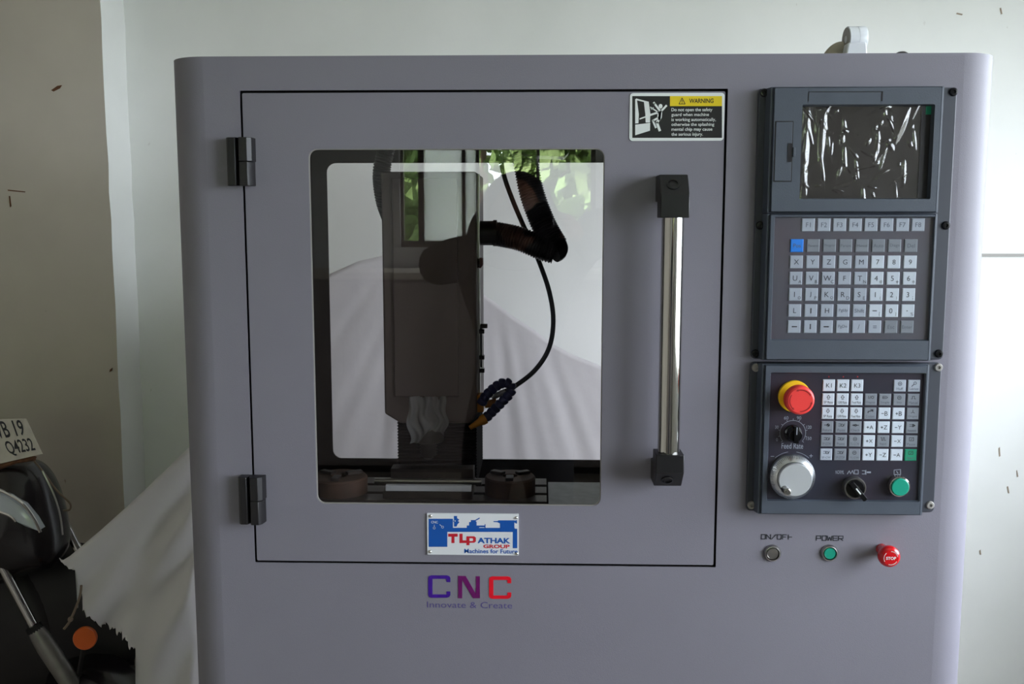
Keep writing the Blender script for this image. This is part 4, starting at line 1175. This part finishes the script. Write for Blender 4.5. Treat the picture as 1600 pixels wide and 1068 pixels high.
for (u0, u1, v, nm, lab) in ((1397, 1421, 81, 'cable_gland', 'dark domed gland with chrome end on the machine roof'), (1424, 1438, 84.5, 'roof_bolt', 'low dark bolt head on the machine roof')):
    a, b = P(u0, v, 0.12), P(u1, v, 0.12)
    h = a.z-ZTop
    t = empty(nm, ((a.x+b.x)/2, 0.12, ZTop)); tag(t, lab, 'gland' if nm == 'cable_gland' else 'bolt')
    r_ = (b.x-a.x)/2
    MB().lathe(((a.x+b.x)/2, 0.12, ZTop), [(r_, 0), (r_, h*0.7), (r_*0.8, h*0.9), (r_*0.45, h), (0, h)], 0, (0, 0, 1), 24).build('dome', 'black_plastic', t)
    if nm == 'cable_gland':
        MB().tube([(b.x-0.004, 0.12-r_*0.6, ZTop+h*0.55), (b.x+0.002, 0.12-r_*0.6, ZTop+h*0.5)], 0.0035, 0, 12).build('ferrule', 'chrome', t)

# ================================================================== cloth behind the machine
def lerp_tab(tab, u):
    if u <= tab[0][0]: return tab[0][1]
    for (a, b), (c, d) in zip(tab[:-1], tab[1:]):
        if a <= u <= c: return b + (d-b)*(u-a)/(c-a)
    return tab[-1][1]
ridge = [(92, 879), (110, 868), (160, 826), (200, 790), (230, 762), (297, 697), (400, 560), (470, 468), (515, 428), (560, 408), (600, 399), (650, 406), (700, 425), (745, 452), (770, 470), (800, 493), (830, 512), (860, 535), (890, 552), (940, 572), (990, 600), (1040, 640)]
rag = [(92, 880), (98, 886), (104, 891), (112, 895), (118, 898), (121.5, 902), (122, 930), (119, 958), (130, 960), (136, 962), (141, 968), (144, 978), (150, 984), (158, 985), (164, 989), (172, 993), (184, 994), (192, 996), (198, 1003), (206, 1008), (213, 1012)]
rag = sorted(rag)
depth_ = [(92, 0.60), (300, 0.69), (400, 0.86), (500, 1.02), (600, 1.10), (760, 1.16), (940, 1.20), (1040, 1.22)]
us = [92+1.5*k for k in range(82)] + [216+5*k for k in range(165)]
us = sorted(set(us))
dz_ = 0.012
nv = 150
vs_, fs = [], []
for i, u in enumerate(us):
    Yt_ = lerp_tab(depth_, u)
    top = P(u, lerp_tab(ridge, u), Yt_)
    if u < 214.5:
        jag = 3.2*sin(u*0.47)+2.2*sin(u*0.93+1)+1.0*sin(u*2.1)
        botv = lerp_tab(rag, u) + (jag if u > 124 else jag*0.3)
        zbot = max(0.02, P(u, max(botv, lerp_tab(ridge, u)+1), Yt_-0.03).z)
    else:
        zbot = 0.015
    for q in (0.14, 0.07, 0.02):                # falls away behind the ridge
        vs_.append((top.x, top.y+q, top.z-0.25*q-0.6*q*q))
    for k in range(nv+1):
        z = max(top.z - k*dz_, zbot)
        ang = atan2(top.x+0.12, max(0.05, 1.75-z))   # folds fan out from the high point behind the machine
        fold = (0.0028*sin(ang*27) + 0.0022*sin(ang*61+1.0+2*sin(z*5)) + 0.0016*sin(ang*97+z*9))*(5.0 - 4.5*min(1, max(0, (u-300)/120)))
        y = top.y - 0.05*min(1, (top.z-z)/0.5) + fold*min(1, (top.z-z)/0.12)
        vs_.append((top.x, y, z))
W_ = nv+4
def same(a, b): return (Vector(vs_[a])-Vector(vs_[b])).length < 1e-7
for i in range(len(us)-1):
    for k in range(W_-1):
        a = i*W_+k
        f = [a, a+1, a+W_+1, a+W_]
        if same(f[0], f[1]): f.remove(a+1)
        if same(a+W_, a+W_+1): f.remove(a+W_+1)
        if len(f) >= 3: fs.append(tuple(f))
tarp = MB().add(vs_, fs).build('dust_sheet', 'tarp_white', None, smooth=180, recalc=False)
tag(tarp, 'white dust sheet with frayed edge draped behind the milling machine', 'sheet')
sd = tarp.modifiers.new('thickness', 'SOLIDIFY'); sd.thickness = 0.0012; sd.offset = 0

# ================================================================== motorcycle
# the visible front end; steering turned towards the camera
WZ = 0.30
yb_ = 0.84
Wc = P(160, 1190, yb_); WZ = Wc.z
HD = Vector((cos(radians(38)), -sin(radians(38)), 0)); HN = Vector((sin(radians(38)), cos(radians(38)), 0))
RT = WZ                                       # tyre touches the floor
bike = empty('motorcycle', (Wc.x-0.4, yb_+0.05, 0)); tag(bike, 'dark motorcycle with white number plate beside the pilaster', 'motorcycle')
def wheel(c, axis, rt, par):
    prof = [(rt-0.075, -0.045), (rt-0.04, -0.052), (rt-0.012, -0.038), (rt, -0.012), (rt, 0.012), (rt-0.012, 0.038), (rt-0.04, 0.052), (rt-0.075, 0.045)]
    mb = MB().lathe(c, prof, 0, axis, 56, False, False)
    wo = mb.build('tyre', 'tyre_rubber', par)
    r2 = rt-0.068
    mb = MB().lathe(c, [(r2-0.030, -0.030), (r2-0.024, -0.040), (r2-0.006, -0.040), (r2, -0.046), (r2+0.004, -0.046), (r2+0.002, -0.030), (r2-0.016, -0.012), (r2-0.016, 0.012), (r2+0.002, 0.030), (r2+0.004, 0.046), (r2, 0.046), (r2-0.006, 0.040), (r2-0.024, 0.040), (r2-0.030, 0.030), (r2-0.034, 0.012), (r2-0.034, -0.012), (r2-0.030, -0.030)], 0, axis, 56, False, False)
    mb.build('rim', 'rim_alloy', wo)
    ax = Vector(axis).normalized(); e = ax.orthogonal().normalized(); g = ax.cross(e)
    for k in range(6):
        a = 2*pi*k/6+0.4
        d = e*cos(a)+g*sin(a)
        MB().tube([Vector(c)+d*0.03, Vector(c)+d*(r2-0.03)], [0.022, 0.014], 0, 10).build('spoke', 'rim_alloy', wo)
    MB().lathe(Vector(c)-ax*0.05, [(0.03, 0), (0.045, 0.012), (0.045, 0.088), (0.03, 0.1)], 0, axis, 24).build('hub', 'rim_alloy', wo)
    return wo
wheel(Wc, HN, RT, bike)
BH = Vector((cos(radians(10)), -sin(radians(10)), 0)); BN = Vector((sin(radians(10)), cos(radians(10)), 0))
Rc = Wc - BH*1.25
wheel(Rc, BN, RT, bike)
# fork legs: the near one runs through two picture points
nY = Wc.y - 0.075
A_ = P(18, 912, nY-0.01); B_ = P(56, 984, nY); C_ = P(118, 1078, nY+0.005)
dirn = (C_-B_).normalized()
low = B_ + dirn*0.36
topf = A_ + (A_-B_).normalized()*0.24
for off in (Vector((0, 0, 0)), HN*0.17):
    MB().tube([B_+off-dirn*0.005, B_+off+dirn*0.015, B_+off+dirn*0.05, low+off], [0.0165, 0.020, 0.022, 0.020], 0, 18).build('fork_leg', 'fork_alloy', bike)
    MB().tube([topf+off, B_+off], 0.0105, 0, 14).build('fork_tube', 'chrome', bike)
    MB().tube([B_+off-dirn*0.012, B_+off+dirn*0.002], 0.0175, 0, 16).build('dust_seal', 'tyre_rubber', bike)
MB().tube([low-HN*0.02, low+HN*0.19], 0.01, 0, 12).build('axle', 'steel', bike)
# mudguard over the front wheel
mb = MB(); lp = []
up = Vector((0, 0, 1))
for k in range(25):
    a = radians(-15 + 165*k/24)
    d = HD*cos(a) + up*sin(a)
    lp.append([Wc + d*(RT+0.018+e) + HN*w_ for w_, e in ((-0.072, -0.055), (-0.066, -0.01), (-0.035, 0.012), (0, 0.018), (0.035, 0.012), (0.066, -0.01), (0.072, -0.055), (0.068, -0.055), (0.062, -0.013), (0.033, 0.008), (0, 0.014), (-0.033, 0.008), (-0.062, -0.013), (-0.068, -0.055))])
mb.loft(lp, 0, True, True)
mg = mb.build('mudguard', 'bike_black', bike, smooth=50)
# amber reflector facing the camera side
pr_ = P(132.5, 997, Wc.y-0.13)
axr = (CP-pr_); axr.z *= 0.3; axr.normalize()
axr = (axr*0.7 - HN*0.3).normalized()
rf = MB().lathe(pr_, [(0.0250, -0.008), (0.0255, 0.0), (0.0240, 0.003), (0, 0.004)], 0, axr, 32).build('reflector', 'amber_reflector', bike)
MB().tube([pr_-axr*0.006, Wc + HN*(-0.05) + HD*0.0 + up*(RT-0.02)], 0.006, 0, 8).build('reflector_stay', 'bike_matte', rf)
# legs and engine mass behind the fork
def blob(name, c, r, sc, m, par=None, fn=None):
    return MB().sphere(c, r, 0, 28, 18, sc, fn).build(name, m, par or bike, smooth=180)
def sup(e):
    def f(p):
        return Vector([math.copysign(abs(q)**e, q) for q in p])
    return f
ec = P(40, 985, Wc.y+0.06)
MB().sphere(ec, 1, 0, 28, 18, (0.13, 0.07, 0.17), lambda p: p).build('radiator_shroud', 'bike_matte', bike, smooth=180)
blob('leg_guard', P(112, 968, Wc.y+0.10), 1, (0.15, 0.05, 0.125), 'bike_matte', None, sup(0.8))
# headlamp cowl, traced profile swept with rounded section
cw = [(-75, 742), (-30, 722), (10, 717), (48, 714), (66, 726), (80, 748), (92, 780), (100, 815), (104, 842), (102, 866), (92, 884), (72, 888), (52, 893), (30, 905), (0, 912), (-40, 905), (-75, 880)]
yc0 = Wc.y-0.02
cpt = [P(u, v, yc0) for u, v in cw]
cen = sum(cpt, Vector())/len(cpt)
mb = MB(); lp = []
for t in (-1, -0.92, -0.75, -0.5, -0.2, 0.1, 0.4, 0.7, 0.9, 1):
    f = sqrt(max(0, 1-abs(t)**2.4))
    f = max(f, 0.02)
    lp.append([cen + (p-cen)*f + Vector((0, 0.095*t, 0)) for p in cpt])
mb.loft(lp, 0, True, True)
cowl = mb.build('headlamp_cowl', 'bike_black', bike, smooth=60)
ss = cowl.modifiers.new('smooth', 'SUBSURF'); ss.levels = 1; ss.render_levels = 2
yl = yc0-0.098
lens = [(-60, 770), (-10, 768), (12, 776), (32, 790), (50, 812), (60, 829), (40, 822), (15, 806), (-10, 796), (-60, 792)]
q = [P(u, v, yl) for u, v in lens]
qc = sum(q, Vector())/len(q)
mb = MB().loft([[p+Vector((0, 0.03, 0)) for p in q], q, [qc+(p-qc)*0.7+Vector((0, -0.006, 0)) for p in q]], 0, True, True)
mb.build('headlamp_lens', 'lens_glass', bike, smooth=40)
MB().tube(smooth_path([P(u, v, yl-0.002) for u, v in ((-60, 768), (-8, 765), (14, 772), (36, 787), (54, 811), (63, 831))], 6), 0.0035, 0, 10).build('lens_trim', 'chrome', bike)
MB().tube(smooth_path([P(u, v, yl-0.002) for u, v in ((-30, 790), (5, 800), (18, 806), (26, 814))], 6), 0.005, 0, 10).build('lens_trim', 'chrome', bike)
MB().tube(smooth_path([P(u, v, yl+0.05) for u, v in ((66, 735), (84, 772), (94, 805), (98, 835))], 6), 0.0022, 0, 8).build('cowl_trim', 'steel', bike)
# number plate
pn_ = Vector((-0.25, -0.85, 0.46)).normalized()
pp = P(35, 690, yc0-0.035)
def on_plate(u, v, lift=0): return Pn(u, v, pp, pn_) + pn_*lift
crn = [(-75, 656), (40.5, 653.5), (66, 708.5), (-48, 735)]
q = [on_plate(u, v) for u, v in crn]
mb = MB().loft([[p-pn_*0.0015 for p in q], q], 0, True, True)
def quad_text(t, box, m):
    vs_, fs, _ = text2d(t, 0.012)
    (ax_, ay), (bx, by), (cx, cy), (dx, dy) = box       # TL TR BR BL
    out = []
    for s_, r_ in vs_:
        tx, ty = ax_+(bx-ax_)*s_, ay+(by-ay)*s_
        qx, qy = dx+(cx-dx)*s_, dy+(cy-dy)*s_
        out.append(on_plate(qx+(tx-qx)*r_, qy+(ty-qy)*r_, 0.0006))
    mb.add(out, fs, m)
quad_text('WB 19', ((-24, 659), (33, 655.5), (40.5, 679.5), (-10, 687)), 1)
quad_text('Q4232', ((5, 689.5), (48, 683.5), (58, 706.5), (16.5, 713.5)), 1)
pl_ = mb.build('number_plate', ['plate_enamel', 'ink'], bike, smooth=0, recalc=False)
pl_['label'] = 'white number plate with black lettering'
q = [on_plate(u, v, -0.003) for u, v in ((-40, 733), (-5, 722), (52, 711), (50, 717), (20, 722), (-30, 740))]
MB().loft([[p-pn_*0.008 for p in q], q], 0, True, True).build('plate_bracket', 'rust', bike)
MB().tube(smooth_path([P(u, v, yc0-0.03) for u, v in ((48, 714), (66, 735), (88, 765), (107, 783), (110.5, 791), (108, 796.5), (99, 797))], 8), 0.0022, 0, 8).build('wire_stay', 'cord', bike)
# handlebar, tank, seat, frame out of sight to the side
hb_ = topf - BH*0.30 + Vector((0, 0.05, 0.10))
MB().tube(smooth_path([hb_-HN*0.36-HD*0.14, hb_-HN*0.18-HD*0.02, hb_, hb_+HN*0.18-HD*0.02, hb_+HN*0.30-HD*0.14], 6), 0.011, 0, 12).build('handlebar', 'knob_black', bike)
MB().tube([topf+Vector((0, 0.06, 0)), hb_], 0.02, 0, 12).build('steering_stem', 'bike_matte', bike)
tc_ = topf - BH*0.38; tc_.z = 0.82
blob('fuel_tank', tc_, 1, (0.24, 0.13, 0.12), 'bike_black')
sc_ = tc_ - BH*0.42
blob('seat', sc_ + Vector((0, 0, -0.02)), 1, (0.32, 0.12, 0.06), 'bike_matte')
ec_ = tc_ + Vector((0, 0, -0.42))
crank = MB().lathe(ec_ - BN*0.12, [(0.09, 0), (0.13, 0.012), (0.135, 0.03), (0.135, 0.21), (0.13, 0.228), (0.09, 0.24)], 0, BN, 36).build('crankcase', 'cast_iron', bike, smooth=40)
MB().lathe(ec_ - BN*0.128, [(0.03, 0), (0.085, 0.004), (0.088, 0.014)], 0, BN, 30).build('engine_cover', 'fork_alloy', crank)
ax_ = (BH*0.35 + Vector((0, 0, 1))).normalized()
for k in range(9):
    MB().lathe(ec_ + BH*0.05 + ax_*(0.11+0.019*k), [(0.085, 0), (0.085, 0.006)], 0, ax_, 24).build('cooling_fin', 'cast_iron', crank)
MB().lathe(ec_ + BH*0.05 + ax_*0.09, [(0.06, 0), (0.06, 0.19)], 0, ax_, 24).build('cylinder', 'cast_iron', crank)
MB().tube([topf+Vector((0, 0.06, 0)), tc_-Vector((0, 0, 0.1)), sc_-Vector((0, 0, 0.08)), Rc+BN*0.07], 0.02, 0, 10).build('frame_tube', 'bike_matte', bike)
MB().tube([Rc-BN*0.07, tc_+Vector((0, 0, -0.45))-BN*0.07], 0.018, 0, 10).build('swing_arm', 'bike_matte', bike)
# cord tying the sheet
MB().tube(smooth_path([P(u, v, 0.585) for u, v in ((127, 914), (125, 930), (118, 950), (110, 968), (105, 976), (100, 982))], 5), [0.0026]*26, 0, 8).build('tie_cord', 'cord', tarp)
MB().sphere(P(110, 967, 0.583), 0.0055, 0, 10, 8).build('knot', 'cord', tarp)

# ================================================================== behind the camera: what the door pane mirrors
cab_ = empty('reflection_cabinet', (-0.4, RY+0.45, 0)); tag(cab_, 'grey cabinet with doors added under the rear window to brighten the reflection', 'cabinet')  # unseen, added so its pale faces brighten what the pane mirrors
MB().box(-1.9, 1.3, RY+0.05, RY+0.60, 0.05, 1.16).build('cabinet_body', 'bench_body', cab_, bevel=0.004)
MB().box(-1.92, 1.32, RY+0.04, RY+0.63, 1.16, 1.20).build('cabinet_top', 'bench_top', cab_, bevel=0.004)
MB().box(-1.85, 1.25, RY+0.08, RY+0.55, 0, 0.05).build('plinth', 'gap_black', cab_)
for k in range(4):
    x = -1.88 + 0.795*k
    dd = MB().box(x, x+0.775, RY+0.60, RY+0.618, 0.08, 1.14).build('cabinet_door', 'bench_body', cab_, bevel=0.002)
    MB().box(x+0.70, x+0.715, RY+0.618, RY+0.64, 0.58, 0.72).build('pull', 'steel', dd)
# trees and grass outside
tag(MB().box(-40, 40, -40, 40, -0.45, -0.40).build('yard_ground', 'grass'), 'patchy grey green yard around the building outside', 'ground', kind='structure')
def tree(x, y, h, r, lab, seed):
    rnd = random.Random(seed)
    t = empty('garden_tree', (x, y, -0.40)); tag(t, lab, 'tree', 'garden trees outside the rear window')
    MB().tube([(x, y, -0.4), (x+0.05, y, h*0.35), (x, y, h*0.6)], [0.12, 0.09, 0.05], 0, 10).build('trunk', 'bark', t)
    mb = MB()
    for _ in range(3200):
        v = Vector((rnd.gauss(0, 1), rnd.gauss(0, 1), rnd.gauss(0, 1))).normalized()
        p = Vector((x, y, h*0.55)) + Vector((v.x*r, v.y*r, v.z*h*0.5))*rnd.uniform(0.45, 1)**0.5
        a = Vector((rnd.gauss(0, 1), rnd.gauss(0, 1), rnd.gauss(0, 1))).normalized(); b = a.orthogonal().normalized()
        s_ = rnd.uniform(0.10, 0.20)
        mb.flat([p-a*s_, p-b*s_*0.5, p+a*s_, p+b*s_*0.5])
    mb.build('crown', 'leaf_green', t, smooth=0, recalc=False)
tree(-2.2, -9.0, 4.2, 1.25, 'bushy mid sized garden tree outside the rear window', 1)
tree(0.8, -9.2, 3.2, 1.2, 'smallest garden tree outside the rear window', 2)
tree(-0.9, -13.0, 5.6, 2.2, 'tallest garden tree behind the two smaller ones', 3)

# photographer, seen only as a dark mirror image in the door pane
def photographer():
    bx, by = -0.075, -D-0.40
    per = empty('person', (bx, by, 0))
    tag(per, 'person in dark clothes standing and holding a camera to the eye', 'person')
    V = [((0, 0, 0.86), 0.15), ((0, 0, 1.02), 0.135), ((0, 0, 1.20), 0.15), ((0, 0.0, 1.36), 0.13), ((0, 0.03, 1.43), 0.06), ((0, 0.05, 1.47), 0.05)]
    E_ = [(0, 1), (1, 2), (2, 3), (3, 4), (4, 5)]
    for s_ in (-1, 1):
        b = len(V)
        V += [((s_*0.17, 0, 1.38), 0.072), ((s_*0.255, 0.11, 1.36 if s_ < 0 else 1.50), 0.066), ((s_*0.20+0.02, 0.20, 1.41), 0.046), ((s_*0.105+0.075, 0.27, 1.45), 0.028)]
        E_ += [(3, b), (b, b+1), (b+1, b+2), (b+2, b+3)]
        b = len(V)
        V += [((s_*0.10, 0, 0.78), 0.10), ((s_*0.11, 0.02, 0.46), 0.065), ((s_*0.115, -0.01, 0.12), 0.045), ((s_*0.115, 0.0, 0.06), 0.045), ((s_*0.12, 0.15, 0.038), 0.036)]
        E_ += [(0, b), (b, b+1), (b+1, b+2), (b+2, b+3), (b+3, b+4)]
    me = bpy.data.meshes.new('body'); me.from_pydata([p for p, _ in V], E_, [])
    me.materials.append(MATS['cloth_dark'])
    o = bpy.data.objects.new('body', me); COL.objects.link(o); o.parent = per
    sk = o.modifiers.new('skin', 'SKIN'); sk.use_smooth_shade = True
    me.skin_vertices[0].data[0].use_root = True
    for k, (_, r_) in enumerate(V): me.skin_vertices[0].data[k].radius = (r_, r_*0.8 if k < 4 else r_)
    su = o.modifiers.new('sub', 'SUBSURF'); su.levels = 1; su.render_levels = 2
    # head
    hcn = Vector((bx, by+0.09, 1.515))
    def hf(p):
        x, y, z = p
        if z < 0: x *= 1-0.30*z*z; y *= 1-0.15*z*z
        nose = 0.20*math.exp(-((x/0.16)**2 + ((z+0.12)/0.20)**2)) if y > 0 else 0
        eye = -0.07*sum(math.exp(-(((x-s_*0.36)/0.16)**2 + ((z-0.02)/0.12)**2)) for s_ in (-1, 1)) if y > 0 else 0
        mouth = -0.05*math.exp(-((x/0.3)**2 + ((z+0.48)/0.06)**2)) if y > 0 else 0
        ear = 0.12*math.exp(-((y/0.16)**2 + ((z+0.02)/0.25)**2))
        return Vector((x + math.copysign(ear, x)*(abs(x) > 0.5), y+nose+eye+mouth, z))
    hd = MB().sphere(hcn, 0.113, 0, 36, 28, (0.70, 0.86, 1.0), hf).build('head', 'skin', per, smooth=180)
    MB().sphere(hcn+Vector((0, -0.03, -0.02)), 0.150, 0, 32, 22, (0.80, 0.74, 1.02), lambda p: Vector((p.x*(1.0 if p.z > 0.35 else 1+0.55*(0.35-p.z)), min(p.y, 0.50) if p.z > 0.35 else min(p.y, 0.30), p.z))).build('hair', 'hair', hd, smooth=180)
    for s_ in (-1, 1):
        V = [((s_*0.105, 0.265, 1.45), 0.024), ((s_*0.088, 0.29, 1.47), 0.027), ((s_*0.078, 0.315, 1.485), 0.026)]
        E_ = [(0, 1), (1, 2)]
        for k in range(4):
            b = len(V); dz = 0.022-0.017*k
            V += [((s_*0.075, 0.335, 1.487+dz), 0.010), ((s_*0.060, 0.352, 1.489+dz), 0.009), ((s_*0.040+0.002*k*s_, 0.354, 1.489+dz), 0.008)]
            E_ += [(2, b), (b, b+1), (b+1, b+2)]
        b = len(V)
        V += [((s_*0.074, 0.272, 1.462), 0.011), ((s_*0.058, 0.272, 1.452), 0.010)]
        E_ += [(1, b), (b, b+1)]
        me = bpy.data.meshes.new('hand'); me.from_pydata([p for p, _ in V], E_, []); me.materials.append(MATS['skin'])
        h = bpy.data.objects.new('hand', me); COL.objects.link(h); h.parent = per; h.location = (0.075, 0, 0)
        h.modifiers.new('skin', 'SKIN').use_smooth_shade = True
        me.skin_vertices[0].data[1].use_root = True
        for k, (_, r_) in enumerate(V): me.skin_vertices[0].data[k].radius = (r_, r_)
        su = h.modifiers.new('sub', 'SUBSURF'); su.levels = 1; su.render_levels = 2
    cm = empty('hand_camera', (0, by+0.30, 1.455)); tag(cm, 'black camera held up by the person in dark clothes', 'camera')
    MB().prism([(-0.066, 1.455), (0.066, 1.455), (0.066, 1.52), (0.03, 1.53), (0.018, 1.55), (-0.018, 1.55), (-0.03, 1.53), (-0.066, 1.52)], by+0.285, by+0.325).build('camera_body', 'black_plastic', cm, bevel=0.004)
    MB().lathe((0, by+0.325, 1.49), [(0.032, 0), (0.032, 0.03), (0.034, 0.034), (0.034, 0.058), (0.030, 0.06), (0.028, 0.05)], 0, (0, 1, 0), 32).build('lens', 'knob_black', cm)
photographer()
